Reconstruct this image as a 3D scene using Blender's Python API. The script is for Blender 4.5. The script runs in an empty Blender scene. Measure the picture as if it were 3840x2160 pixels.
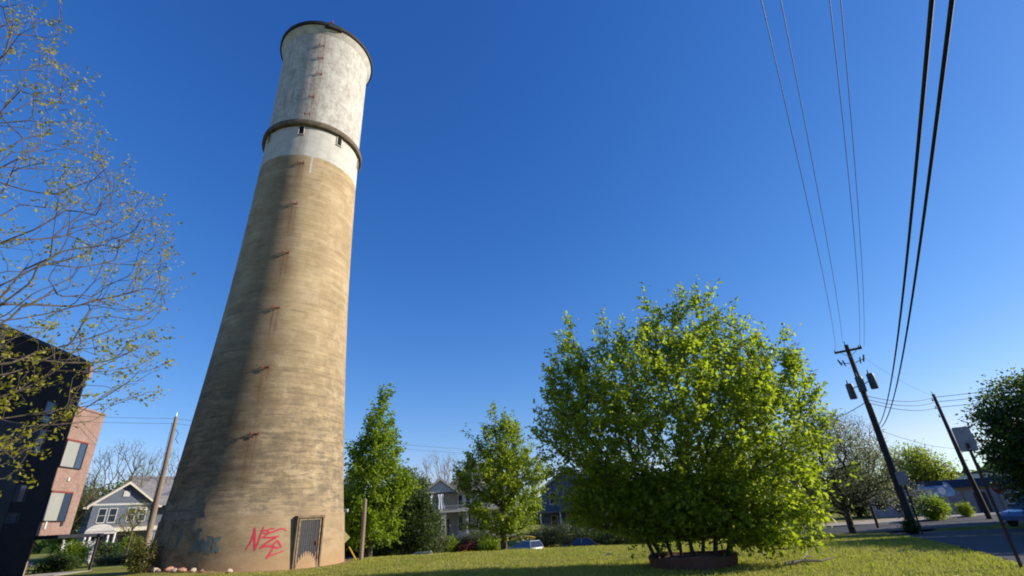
import bpy, math, random
import numpy as np
from mathutils import Matrix, Vector
R = math.radians
SC = bpy.context.scene
COL = SC.collection
EYE = 1.65

# ------------------------------------------------------------------ basics
def tag(o, label=None, cat=None, group=None, kind=None):
    if label: o['label'] = label
    if cat: o['category'] = cat
    if group: o['group'] = group
    if kind: o['kind'] = kind
    return o

def thing(name, label, cat, loc=(0, 0, 0), rz=0.0, group=None):
    o = bpy.data.objects.new(name, None); COL.objects.link(o)
    o.location = loc; o.rotation_euler = (0, 0, rz); o.empty_display_size = 0.3
    return tag(o, label, cat, group)

def copy_thing(o, loc, rz, label):
    c = o.copy(); COL.objects.link(c); c.location = loc; c.rotation_euler = (0, 0, rz); c['label'] = label
    for ch in list(o.children):
        d = ch.copy(); COL.objects.link(d); d.parent = c
        for g in list(ch.children):
            e = g.copy(); COL.objects.link(e); e.parent = d
    return c

def pol(az, d, z=0.0):
    a = R(az); return (math.sin(a) * d, math.cos(a) * d, z)

class MB:
    def __init__(s): s.v = []; s.f = []
    def box(s, c, size, rz=0.0, taper=0.0):
        x, y, z = size[0] / 2, size[1] / 2, size[2] / 2
        n = len(s.v); ca, sa = math.cos(rz), math.sin(rz)
        for dz in (-1, 1):
            k = 1 - taper if dz > 0 else 1
            for dx, dy in ((-1, -1), (1, -1), (1, 1), (-1, 1)):
                px, py = dx * x * k, dy * y * k
                s.v.append((c[0] + px * ca - py * sa, c[1] + px * sa + py * ca, c[2] + dz * z))
        s.f += [(n, n + 3, n + 2, n + 1), (n + 4, n + 5, n + 6, n + 7), (n, n + 1, n + 5, n + 4), (n + 1, n + 2, n + 6, n + 5), (n + 2, n + 3, n + 7, n + 6), (n + 3, n, n + 4, n + 7)]
        return s
    def bb(s, x0, x1, y0, y1, z0, z1):
        return s.box(((x0 + x1) / 2, (y0 + y1) / 2, (z0 + z1) / 2), (abs(x1 - x0), abs(y1 - y0), abs(z1 - z0)))
    def tube(s, pts, rad, n=8, caps=True):
        pts = [Vector(p) for p in pts]
        if not hasattr(rad, '__len__'): rad = [rad] * len(pts)
        base = len(s.v); up = None
        for i, p in enumerate(pts):
            t = (pts[min(i + 1, len(pts) - 1)] - pts[max(i - 1, 0)]).normalized()
            if up is None:
                up = Vector((0, 0, 1)) if abs(t.z) < 0.9 else Vector((1, 0, 0))
            a = t.cross(up)
            if a.length < 1e-4: a = t.cross(Vector((0, 1, 0)))
            a.normalize(); b = t.cross(a).normalized(); up = -b if False else a.cross(t)
            for k in range(n):
                an = 2 * math.pi * k / n
                s.v.append(tuple(p + (a * math.cos(an) + b * math.sin(an)) * rad[i]))
        for i in range(len(pts) - 1):
            for k in range(n):
                k2 = (k + 1) % n; q = base + i * n
                s.f.append((q + k, q + n + k, q + n + k2, q + k2))
        if caps:
            s.f.append(tuple(base + k for k in range(n)))
            q = base + (len(pts) - 1) * n
            s.f.append(tuple(q + n - 1 - k for k in range(n)))
        return s
    def lathe(s, prof, n=24, c=(0, 0), a0=0, a1=360, close=True):
        base = len(s.v); m = len(prof); full = (a1 - a0 == 360); cnt = n if full else n + 1
        for k in range(cnt):
            a = R(a0 + (a1 - a0) * k / n)
            for r, z in prof: s.v.append((c[0] + r * math.cos(a), c[1] + r * math.sin(a), z))
        for k in range(n):
            k2 = (k + 1) % cnt
            for j in range(m - 1):
                s.f.append((base + k * m + j, base + k2 * m + j, base + k2 * m + j + 1, base + k * m + j + 1))
        return s
    def prism(s, poly, a, b, axis='y'):
        """poly of (u,w) extruded from a to b; axis y: u=x,w=z ; axis x: u=y,w=z ; axis z: u=x,w=y"""
        n = len(s.v); m = len(poly)
        for t in (a, b):
            for u, w in poly:
                s.v.append((u, t, w) if axis == 'y' else (t, u, w) if axis == 'x' else (u, w, t))
        s.f.append(tuple(range(n, n + m))); s.f.append(tuple(range(n + 2 * m - 1, n + m - 1, -1)))
        for i in range(m):
            j = (i + 1) % m; s.f.append((n + i, n + m + i, n + m + j, n + j))
        return s
    def build(s, name, mat, parent=None, smooth=False, bevel=0.0):
        me = bpy.data.meshes.new(name); me.from_pydata(s.v, [], s.f); me.update()
        if mat: me.materials.append(mat)
        import bmesh
        bm = bmesh.new(); bm.from_mesh(me); bmesh.ops.recalc_face_normals(bm, faces=bm.faces); bm.to_mesh(me); bm.free()
        if smooth:
            me.polygons.foreach_set('use_smooth', [True] * len(me.polygons))
            try: me.set_sharp_from_angle(angle=R(38))
            except Exception: pass
        o = bpy.data.objects.new(name, me); COL.objects.link(o)
        if parent: o.parent = parent
        if bevel:
            b = o.modifiers.new('bevel', 'BEVEL'); b.width = bevel; b.segments = 2; b.limit_method = 'ANGLE'
        return o

def fastmesh(name, V, F, mat, parent=None, smooth=False):
    """V (n,3), F (m,k) with constant k"""
    V = np.ascontiguousarray(V, dtype=np.float32); F = np.ascontiguousarray(F, dtype=np.int32)
    me = bpy.data.meshes.new(name); k = F.shape[1]
    me.vertices.add(len(V)); me.vertices.foreach_set('co', V.ravel())
    me.loops.add(F.size); me.loops.foreach_set('vertex_index', F.ravel())
    me.polygons.add(len(F)); me.polygons.foreach_set('loop_start', np.arange(0, F.size, k, dtype=np.int32))
    me.update(calc_edges=True)
    if smooth: me.polygons.foreach_set('use_smooth', np.ones(len(F), dtype=bool))
    if mat: me.materials.append(mat)
    o = bpy.data.objects.new(name, me); COL.objects.link(o)
    if parent: o.parent = parent
    return o

# --------------------------------------------------------------- materials
def s2l(c):
    return tuple((x / 12.92 if x <= 0.04045 else ((x + 0.055) / 1.055) ** 2.4) for x in c)
class NT:
    def __init__(s, name):
        s.m = bpy.data.materials.new(name); s.m.use_nodes = True
        s.t = s.m.node_tree; s.n = s.t.nodes; s.l = s.t.links
        s.bsdf = s.n['Principled BSDF']; s.out = s.n['Material Output']
    def add(s, typ, ins=None, **kw):
        nd = s.n.new(typ)
        for k, v in kw.items(): setattr(nd, k, v)
        for k, v in (ins or {}).items(): s.put(nd.inputs[k], v)
        return nd
    def put(s, sock, v):
        if isinstance(v, bpy.types.NodeSocket): s.l.new(v, sock)
        else:
            if hasattr(sock.default_value, '__len__') and not hasattr(v, '__len__'): v = (v,) * len(sock.default_value)
            if hasattr(v, '__len__') and len(v) == 3 and len(sock.default_value) == 4: v = tuple(v) + (1,)
            sock.default_value = v
    def math(s, op, a, b=0.0, c=0.0, clamp=False):
        nd = s.n.new('ShaderNodeMath'); nd.operation = op; nd.use_clamp = clamp
        s.put(nd.inputs[0], a); s.put(nd.inputs[1], b); s.put(nd.inputs[2], c); return nd.outputs[0]
    def mix(s, f, a, b, mode='MIX'):
        nd = s.n.new('ShaderNodeMix'); nd.data_type = 'RGBA'; nd.blend_type = mode
        s.put(nd.inputs[0], f); s.put(nd.inputs[6], a); s.put(nd.inputs[7], b); return nd.outputs[2]
    def ramp(s, f, stops):
        nd = s.n.new('ShaderNodeValToRGB'); cr = nd.color_ramp
        while len(cr.elements) > len(stops): cr.elements.remove(cr.elements[-1])
        while len(cr.elements) < len(stops): cr.elements.new(0.5)
        for e, (p, c) in zip(cr.elements, stops):
            e.position = p; e.color = (tuple(c) + (1,)) if hasattr(c, '__len__') else (c, c, c, 1)
        s.put(nd.inputs[0], f); return nd.outputs[0]
    def noise(s, vec, scale, detail=5, rough=0.6, dist=0.0):
        return s.add('ShaderNodeTexNoise', {'Vector': vec, 'Scale': scale, 'Detail': detail, 'Roughness': rough, 'Distortion': dist}).outputs[0]
    def mapv(s, vec, scale=(1, 1, 1), loc=(0, 0, 0)):
        return s.add('ShaderNodeMapping', {'Vector': vec, 'Scale': scale, 'Location': loc}).outputs[0]
    def obj(s): return s.add('ShaderNodeTexCoord').outputs['Object']
    def bump(s, h, strength=0.3, dist=0.02):
        s.l.new(s.add('ShaderNodeBump', {'Height': h, 'Strength': strength, 'Distance': dist}).outputs[0], s.bsdf.inputs['Normal'])
    def fin(s, col, rough=0.8, metal=0.0, spec=0.3):
        s.put(s.bsdf.inputs['Base Color'], col); s.put(s.bsdf.inputs['Roughness'], rough)
        s.put(s.bsdf.inputs['Metallic'], metal); s.put(s.bsdf.inputs['Specular IOR Level'], spec); return s.m

def M_noisy(name, c1, c2, scale=3.0, rough=0.8, bump=0.15, stretch=(1, 1, 1), metal=0.0, spec=0.3, dist=0.02):
    t = NT(name); v = t.mapv(t.obj(), stretch)
    n = t.noise(v, scale, 6); n2 = t.noise(v, scale * 7, 4)
    f = t.ramp(t.math('ADD', t.math('MULTIPLY', n, .75), t.math('MULTIPLY', n2, .25)), [(0.36, 0.0), (0.64, 1.0)])
    if bump: t.bump(n2, bump, dist)
    return t.fin(t.mix(f, c1, c2), rough, metal, spec)

def M_brick(name, c1, c2, mortar, bw=.23, bh=.075):
    t = NT(name); sx = t.add('ShaderNodeSeparateXYZ', {0: t.obj()})
    v = t.add('ShaderNodeCombineXYZ', {0: t.math('ADD', sx.outputs[0], sx.outputs[1]), 1: sx.outputs[2]}).outputs[0]
    b = t.add('ShaderNodeTexBrick', {'Vector': v, 'Color1': c1, 'Color2': c2, 'Mortar': mortar, 'Scale': 1.0, 'Mortar Size': .012, 'Bias': -.1, 'Brick Width': bw, 'Row Height': bh})
    n = t.noise(t.obj(), 1.2, 5); n2 = t.noise(t.obj(), 9, 3)
    c = t.mix(t.ramp(n, [(.35, 0), (.7, .5)]), b.outputs[0], tuple(x * .6 for x in c1), 'MIX')
    c = t.mix(t.ramp(n2, [(.45, 0), (.7, .35)]), c, tuple(min(1, x * 1.6) for x in c2))
    t.bump(b.outputs[1], -.3, .01)
    return t.fin(c, .9)

def M_siding(name, c1, c2, step=.14):
    t = NT(name); sx = t.add('ShaderNodeSeparateXYZ', {0: t.obj()})
    fr = t.math('FRACT', t.math('DIVIDE', sx.outputs[2], step))
    n = t.noise(t.mapv(t.obj(), (1, 1, 6)), 1.5, 5)
    t.bump(fr, .6, .03)
    c = t.mix(t.ramp(n, [(.35, 0), (.65, 1)]), c1, c2)
    c = t.mix(t.ramp(fr, [(.0, .45), (.10, 0)]), c, tuple(x * .5 for x in c1))
    return t.fin(c, .7)

def M_leaf(name, c1, c2, trans=.45, tcol=None, spec=.35):
    t = NT(name); g = t.add('ShaderNodeNewGeometry')
    r = g.outputs['Random Per Island']
    col = t.mix(r, c1, c2)
    big = t.noise(t.obj(), 1.1, 2)
    col = t.mix(t.ramp(big, [(.4, 0), (.65, .35)]), col, tuple(x * .62 for x in c1))
    t.fin(col, .5, 0, spec)
    tr = t.add('ShaderNodeBsdfTranslucent', {'Color': t.mix(r, tcol or tuple(min(1, x * 1.7) for x in c1), tuple(min(1, x * 1.9) for x in c2))})
    mx = t.add('ShaderNodeMixShader', {0: trans, 1: t.bsdf.outputs[0], 2: tr.outputs[0]})
    t.l.new(mx.outputs[0], t.out.inputs[0]); return t.m

def M_glass(name, tint=(.02, .03, .045), rough=.06):
    t = NT(name); n = t.noise(t.obj(), 1.3, 2); t.bump(n, .05, .05)
    return t.fin(tint, rough, 0, .9)

def M_shingle(name, c1, c2):
    t = NT(name); o = t.obj(); sx = t.add('ShaderNodeSeparateXYZ', {0: o})
    v = t.add('ShaderNodeCombineXYZ', {0: t.math('ADD', sx.outputs[0], sx.outputs[1]), 1: sx.outputs[2]}).outputs[0]
    b = t.add('ShaderNodeTexBrick', {'Vector': v, 'Color1': c1, 'Color2': c2, 'Mortar': tuple(x * .6 for x in c1), 'Scale': 1.0, 'Mortar Size': .01, 'Brick Width': .3, 'Row Height': .11})
    n = t.noise(o, .8, 5)
    t.bump(b.outputs[1], -.2, .01)
    return t.fin(t.mix(t.ramp(n, [(.35, 0), (.7, .45)]), b.outputs[0], tuple(x * .65 for x in c1)), .9)

MAT = {}
MAT['white'] = M_noisy('white_paint', (.50, .49, .47), (.62, .61, .59), 2.5, .55, .08)
MAT['cream'] = M_noisy('cream_trim', (.46, .42, .33), (.56, .51, .42), 2.5, .6, .08)
MAT['wood_pole'] = M_noisy('weathered_pole_wood', (.14, .105, .08), (.25, .20, .155), 3, .85, .5, (1, 1, .08))
MAT['dark_pole'] = M_noisy('creosote_pole_wood', (.028, .020, .016), (.07, .052, .04), 3, .8, .5, (1, 1, .08))
MAT['bark'] = M_noisy('tree_bark', (.045, .035, .028), (.11, .088, .066), 5, .9, .7, (1, 1, .3))
MAT['bark_pale'] = M_noisy('pale_bark', (.14, .115, .09), (.26, .22, .18), 5, .9, .5, (1, 1, .3))
MAT['steel'] = M_noisy('galvanised_steel', (.30, .31, .32), (.42, .43, .44), 4, .45, .05, metal=.7)
MAT['transformer'] = M_noisy('transformer_grey', (.045, .055, .068), (.08, .09, .105), 5, .5, .05)
MAT['rubber'] = M_noisy('black_rubber', (.012, .012, .013), (.022, .022, .024), 5, .7, .05)
MAT['iron'] = M_noisy('rusty_iron', (.10, .032, .02), (.26, .07, .045), 12, .85, .3)
MAT['black_iron'] = M_noisy('dark_iron', (.018, .017, .018), (.045, .04, .04), 9, .6, .2)
MAT['glass'] = M_glass('window_glass')
MAT['glass_blue'] = M_glass('sky_reflecting_glass', (.03, .05, .09), .05)
MAT['blind'] = M_noisy('window_blind', (.22, .23, .215), (.28, .29, .27), 2, .8, .1, (6, 6, .2))

# ------------------------------------------------------------------ ground
def smooth(a, b, x):
    t = np.clip((x - a) / (b - a), 0, 1); return t * t * (3 - 2 * t)
def H(x, y):
    x = np.asarray(x, dtype=float); y = np.asarray(y, dtype=float)
    d = np.hypot(x, y); az = np.degrees(np.arctan2(x, y))
    e = np.interp(az, [-30, -17, 12, 18, 30], [32.5, 31.0, 27.3, 28.0, 30.0])
    w = smooth(-27, -19.5, az) * (1 - smooth(13, 27, az))
    drop = 2.15 * smooth(0, 16, d - e) * w
    right = smooth(17, 28, az) * (1 - smooth(120, 150, az))
    drop = drop + right * .55 * smooth(20, 44, d)
    rise = w * 1.25 * smooth(58, 72, d)
    fr = smooth(4, 30, d)
    bumps = .05 * np.sin(x * .31 + 1.3) * np.cos(y * .27) * fr * (1 - w * smooth(20, 30, d))
    mound = .36 * np.exp(-((x + 15.6) ** 2 + (y - 23.2) ** 2) / (2 * 2.9 ** 2))
    return -drop + rise + bumps * .5 + mound
def h1(x, y): return float(H(x, y))

RE0 = np.array([4.60, 0.0]); RU = np.array([.4615, .8871])          # left edge of the side road and its direction
RN = np.array([.8871, -.4615])
def road1(s, w): return RE0[0] + RU[0] * s + RN[0] * w, RE0[1] + RU[1] * s + RN[1] * w
ST = [(-140, 57), (-70, 53.5), (-20, 51.5), (-6, 50.5), (6, 47.5), (16, 43.0), (26, 39.6), (40, 43.0), (60, 50.5), (95, 66), (150, 92)]
def bez(pts, n=14):
    P = [np.array(p, float) for p in pts]; out = []
    P = [2 * P[0] - P[1]] + P + [2 * P[-1] - P[-2]]
    for i in range(1, len(P) - 2):
        for k in range(n):
            t = k / n; a, b, c, d = P[i - 1:i + 3]
            out.append(.5 * (2 * b + (c - a) * t + (2 * a - 5 * b + 4 * c - d) * t * t + (3 * b - a - 3 * c + d) * t ** 3))
    out.append(P[-2]); return np.array(out)
STC = bez(ST)
def st_dist(x, y):
    x = np.asarray(x, float).ravel(); y = np.asarray(y, float).ravel()
    best = np.full(len(x), 1e9)
    for p in STC[::2]: best = np.minimum(best, np.hypot(x - p[0], y - p[1]))
    return best
def on_road(x, y):
    x = np.asarray(x, float).ravel(); y = np.asarray(y, float).ravel()
    w = (x - RE0[0]) * RN[0] + (y - RE0[1]) * RN[1]; s = (x - RE0[0]) * RU[0] + (y - RE0[1]) * RU[1]
    return ((w > -.02) & (w < 9.0) & (s < 41)) | (st_dist(x, y) < 4.3)

TWX, TWY = pol(-26.85, 30.8)[:2]
def ground_mat():
    t = NT('lawn_ground'); o = t.obj()
    big = t.noise(o, .16, 4, .6, .4); mid = t.noise(t.mapv(o, (1, 1, 1)), .9, 5, .65); fine = t.noise(o, 14, 5, .75)
    c = t.ramp(mid, [(.30, (.13, .15, .022)), (.5, (.25, .245, .045)), (.68, (.38, .33, .10))])
    c = t.mix(t.ramp(big, [(.40, 0), (.62, .65)]), c, (.23, .225, .05))
    c = t.mix(t.ramp(fine, [(.38, .55), (.62, 0)]), c, (.035, .05, .010))
    clay = t.noise(o, .45, 6, .7)
    c = t.mix(t.ramp(clay, [(.64, 0), (.70, .6)]), c, (.22, .14, .075))
    dv = t.add('ShaderNodeVectorMath', {0: o, 1: (TWX, TWY, 0)}, operation='DISTANCE').outputs['Value']
    wear = t.math('MULTIPLY', t.ramp(t.math('DIVIDE', t.math('ADD', dv, t.math('MULTIPLY', t.math('SUBTRACT', mid, .5), 2.2)), 7.0), [(.66, 1), (.76, 0)]), .9)
    c = t.mix(wear, c, (.27, .165, .09))
    t.bump(fine, .6, .05); return t.fin(c, .95, 0, .1)
def asphalt_mat():
    t = NT('asphalt'); o = t.obj()
    n = t.noise(o, .35, 5); f = t.noise(o, 60, 3, .8); cr = t.add('ShaderNodeTexVoronoi', {'Vector': o, 'Scale': .35}, feature='DISTANCE_TO_EDGE').outputs[0]
    c = t.mix(t.ramp(n, [(.35, 0), (.65, 1)]), (.040, .041, .045), (.062, .062, .066))
    c = t.mix(t.ramp(f, [(.45, 0), (.7, .5)]), c, (.10, .10, .10))
    c = t.mix(t.ramp(cr, [(.0, .7), (.012, 0)]), c, (.015, .015, .016))
    t.bump(f, .3, .01); return t.fin(c, .85, 0, .3)
MAT['ground'] = ground_mat(); MAT['asphalt'] = asphalt_mat()
MAT['concrete'] = M_noisy('pavement_concrete', (.30, .27, .23), (.42, .39, .34), 1.3, .9, .2)
MAT['sand'] = M_noisy('dusty_verge', (.26, .21, .14), (.40, .33, .24), .9, .95, .2)
MAT['kerbstone'] = M_noisy('kerb_concrete', (.20, .19, .17), (.32, .30, .27), 2.3, .9, .3)

rad = np.concatenate([[0.0], np.linspace(1, 44, 130), np.linspace(44.5, 80, 70), np.geomspace(82, 1500, 40)])
na = 480
A = np.linspace(0, 2 * np.pi, na, endpoint=False)
RR, AA = np.meshgrid(rad[1:], A, indexing='ij')
gx = (RR * np.sin(AA)).ravel(); gy = (RR * np.cos(AA)).ravel()
gz = H(gx, gy); gz = gz - np.where(on_road(gx, gy), .16, 0)
V = np.concatenate([[[0, 0, 0]], np.stack([gx, gy, gz], 1)])
nr = len(rad) - 1
i, j = np.meshgrid(np.arange(nr - 1), np.arange(na), indexing='ij'); j2 = (j + 1) % na
F = np.stack([1 + i * na + j, 1 + (i + 1) * na + j, 1 + (i + 1) * na + j2, 1 + i * na + j2], -1).reshape(-1, 4)
g = fastmesh('ground', V, F[:, ::-1], MAT['ground'], smooth=True); tag(g, kind='structure')
# small disc that closes the sheet under the camera
mb = MB(); mb.v = [(0, 0, 0)] + [tuple(V[1 + k]) for k in range(na)]; mb.f = [(0, 1 + (k + 1) % na, 1 + k) for k in range(na)]
lt = mb.build('lawn', MAT['ground']); lt.location.z = -.004; tag(lt, kind='structure')

def strip(name, left, right, mat, dz=0.0, sub=6):
    left = np.array(left); right = np.array(right); V = []; m = sub + 1
    for a, b in zip(left, right):
        for k in range(m):
            p = a + (b - a) * k / sub; V.append((p[0], p[1], h1(p[0], p[1]) + dz))
    F = [(i * m + k, i * m + k + 1, (i + 1) * m + k + 1, (i + 1) * m + k) for i in range(len(left) - 1) for k in range(sub)]
    mb = MB(); mb.v = V; mb.f = F; o = mb.build(name, mat); 
    return tag(o, kind='structure')
S = np.linspace(-40, 38.5, 90)
strip('road', [road1(s, .0) for s in S], [road1(s, 8.9) for s in S], MAT['asphalt'], -.03)
T = np.gradient(STC, axis=0); T /= np.linalg.norm(T, axis=1)[:, None]; Nn = np.stack([-T[:, 1], T[:, 0]], 1)
strip('street', STC + Nn * 4.2, STC - Nn * 4.2, MAT['asphalt'], -.026)
strip('path', (STC + Nn * 10.5)[70:112], (STC + Nn * 6.42)[70:112], MAT['sand'], .03)
strip('pavement', STC + Nn * 6.4, STC + Nn * 4.32, MAT['concrete'], .05)
def kerb(name, line, w=.14, top=.07):
    line = np.array(line); t = np.gradient(line, axis=0); t /= np.linalg.norm(t, axis=1)[:, None]; n = np.stack([-t[:, 1], t[:, 0]], 1)
    mb = MB()
    for p, q in zip(line, n):
        z = h1(*p)
        for sgn, zz in ((-.5, -.25), (-.5, top), (.5, top), (.5, -.25)):
            mb.v.append((p[0] + q[0] * w * sgn, p[1] + q[1] * w * sgn, z + zz))
    for i in range(len(line) - 1):
        for k in range(4):
            mb.f.append((i * 4 + k, i * 4 + (k + 1) % 4, i * 4 + 4 + (k + 1) % 4, i * 4 + 4 + k))
    return tag(mb.build(name, MAT['kerbstone']), kind='structure')
kerb('kerb', [road1(s, 8.98) for s in np.linspace(-40, 33, 80)])
kerb('kerb', STC + Nn * 4.27)

# ------------------------------------------------------------------- trees
def grow(targets, trunk, step=.35, jit=.10, lift=.10, dpen=.25, rng=None, curl=.9):
    """skeleton joining every target to the trunk; returns nodes, parents, tips"""
    rng = rng or np.random.default_rng(1)
    N = [np.array(p, float) for p in trunk]; Pn = [-1] + list(range(len(trunk) - 1))
    dep = [0.0]
    for k in range(1, len(N)): dep.append(dep[-1] + np.linalg.norm(N[k] - N[k - 1]))
    base = N[0]; order = np.argsort([np.linalg.norm(t - base) for t in targets]); tips = []
    cap = len(N) + int(sum(np.linalg.norm(t - base) for t in targets) / step) + 10
    arr = np.zeros((cap, 3)); arr[:len(N)] = N; da = np.zeros(cap); da[:len(N)] = dep; n = len(N); m0 = 2
    for ti in order:
        T = targets[ti]
        dv = T - arr[m0:n]; dist = np.linalg.norm(dv, axis=1)
        below = np.maximum(0, -(dv[:, 2])) * 1.2
        cost = dist + dpen * da[m0:n] + below
        q = m0 + int(np.argmin(cost)); L = np.linalg.norm(T - arr[q]); k = max(1, int(round(L / step)))
        p0 = arr[q].copy(); prev = q; perp = rng.normal(size=3) * jit * L
        t0 = p0 - arr[Pn[q]] if Pn[q] >= 0 else np.array([0, 0, 1.0]); t0 = t0 / max(np.linalg.norm(t0), 1e-6) * L * curl
        for i in range(1, k + 1):
            t = i / k; hb = t * (1 - t) ** 2; p = p0 + (T - p0) * (t * t * (3 - 2 * t)) + t0 * hb + (T - p0) * (t - t * t) * (1 - t) * .0 + perp * math.sin(math.pi * t) * .5
            lin = p0 + (T - p0) * t + t0 * hb - (T - p0) * hb; p = lin + perp * math.sin(math.pi * t) * .5
            p[2] += lift * L * math.sin(math.pi * t)
            if n >= cap: break
            arr[n] = p; da[n] = da[prev] + L / k; Pn.append(prev); prev = n; n += 1
        tips.append(prev)
    return arr[:n], np.array(Pn), np.array(tips)

def shoots(pts, center, rng, n=3, L=(.25, .75), up=.7, per=5):
    """leafy shoots leaving each twig end outwards and upwards; returns leaf points"""
    P = np.repeat(pts, n, axis=0); out = P - np.asarray(center); out /= np.maximum(np.linalg.norm(out, axis=1, keepdims=True), 1e-6)
    D = out * .7 + rng.normal(size=P.shape) * .45 + np.array([0, 0, up]); D /= np.linalg.norm(D, axis=1, keepdims=True)
    ln = rng.uniform(L[0], L[1], (len(P), 1)); t = (np.arange(per) + .5) / per
    Q = P[:, None, :] + D[:, None, :] * ln[:, None, :] * t[None, :, None]
    return Q.reshape(-1, 3), P, P + D * ln
def twig_mesh(A, B, r):
    d = B - A; d /= np.maximum(np.linalg.norm(d, axis=1, keepdims=True), 1e-6)
    u = np.cross(d, [[.3, .2, .9]]); u /= np.maximum(np.linalg.norm(u, axis=1, keepdims=True), 1e-6); w = np.cross(d, u)
    V = np.stack([A + (u * math.cos(q) + w * math.sin(q)) * r for q in (0, 2.09, 4.19)] + [B + (u * math.cos(q) + w * math.sin(q)) * r * .4 for q in (0, 2.09, 4.19)], 1).reshape(-1, 3)
    e = np.arange(len(A))[:, None] * 6
    return V, np.concatenate([e + np.array([[0, 1, 4, 3]]), e + np.array([[1, 2, 5, 4]]), e + np.array([[2, 0, 3, 5]])])
def skeleton_mesh(nodes, par, tips, r_tip, ex=.5, r_max=None, sides=5):
    cnt = np.zeros(len(nodes)); cnt[tips] += 1
    for k in range(len(nodes) - 1, 0, -1): cnt[par[k]] += cnt[k]
    cnt = np.maximum(cnt, 1); r = r_tip * cnt ** ex
    if r_max: r = np.minimum(r, r_max)
    idx = np.arange(1, len(nodes)); a = nodes[par[idx]]; b = nodes[idx]
    d = b - a; L = np.linalg.norm(d, axis=1, keepdims=True); d = d / np.maximum(L, 1e-6)
    ref = np.where(np.abs(d[:, 2:3]) > .9, np.array([[1., 0, 0]]), np.array([[0, 0, 1.]]))
    u = np.cross(d, ref); u /= np.linalg.norm(u, axis=1, keepdims=True); w = np.cross(d, u)
    ra = np.minimum(r[par[idx]], r[idx] * 1.6); rb = r[idx]
    an = 2 * np.pi * np.arange(sides) / sides
    ring = lambda c, rr: c[:, None, :] + (u[:, None, :] * np.cos(an)[None, :, None] + w[:, None, :] * np.sin(an)[None, :, None]) * rr[:, None, None]
    V = np.concatenate([ring(a, ra), ring(b + d * (r[idx] * .5)[:, None], rb)], axis=1).reshape(-1, 3)
    e = np.arange(len(idx))[:, None] * 2 * sides; k = np.arange(sides); k2 = (k + 1) % sides
    F = np.stack([e + k, e + k2, e + sides + k2, e + sides + k], -1).reshape(-1, 4)
    return V, F

def leaves(points, n_per, spread, size, rng, aspect=.55, droop=0.0, clump=None, fold=.35):
    P = np.repeat(points, n_per, axis=0); n = len(P)
    P = P + rng.normal(size=(n, 3)) * spread
    D = rng.normal(size=(n, 3)); D[:, 2] = D[:, 2] * .7 - droop; D /= np.linalg.norm(D, axis=1, keepdims=True)
    X = rng.normal(size=(n, 3)); X[:, 2] *= .45; W = np.cross(D, np.cross(X, D)); W -= D * np.sum(W * D, 1, keepdims=True); W /= np.maximum(np.linalg.norm(W, axis=1, keepdims=True), 1e-6)
    Nn = np.cross(D, W); s = size * rng.uniform(.6, 1.35, (n, 1))
    v0 = P; v1 = P + D * s * .5 + W * s * aspect * .5 + Nn * s * fold * .3
    v2 = P + D * s; v3 = P + D * s * .5 - W * s * aspect * .5 + Nn * s * fold * .3
    V = np.stack([v0, v1, v2, v3], 1).reshape(-1, 3)
    e = np.arange(n)[:, None] * 4
    F = np.concatenate([e + np.array([[0, 1, 2]]), e + np.array([[0, 2, 3]])], 0)
    return V, F

def ell_points(ells, n, rng, shell=.55):
    """random points in a union of ellipsoids, favouring the outer part; ell=(cx,cy,cz,rx,ry,rz,weight)"""
    w = np.array([e[6] if len(e) > 6 else e[3] * e[4] * e[5] for e in ells]); w = w / w.sum(); out = []
    for e, k in zip(ells, (w * n).astype(int) + 1):
        v = rng.normal(size=(k, 3)); v /= np.linalg.norm(v, axis=1, keepdims=True)
        r = rng.uniform(0, 1, (k, 1)) ** (1 / 3.0); r = shell * (1 - (1 - r) * .55) + (1 - shell) * r
        out.append(np.array(e[:3]) + v * r * np.array(e[3:6]))
    return np.concatenate(out)

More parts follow.
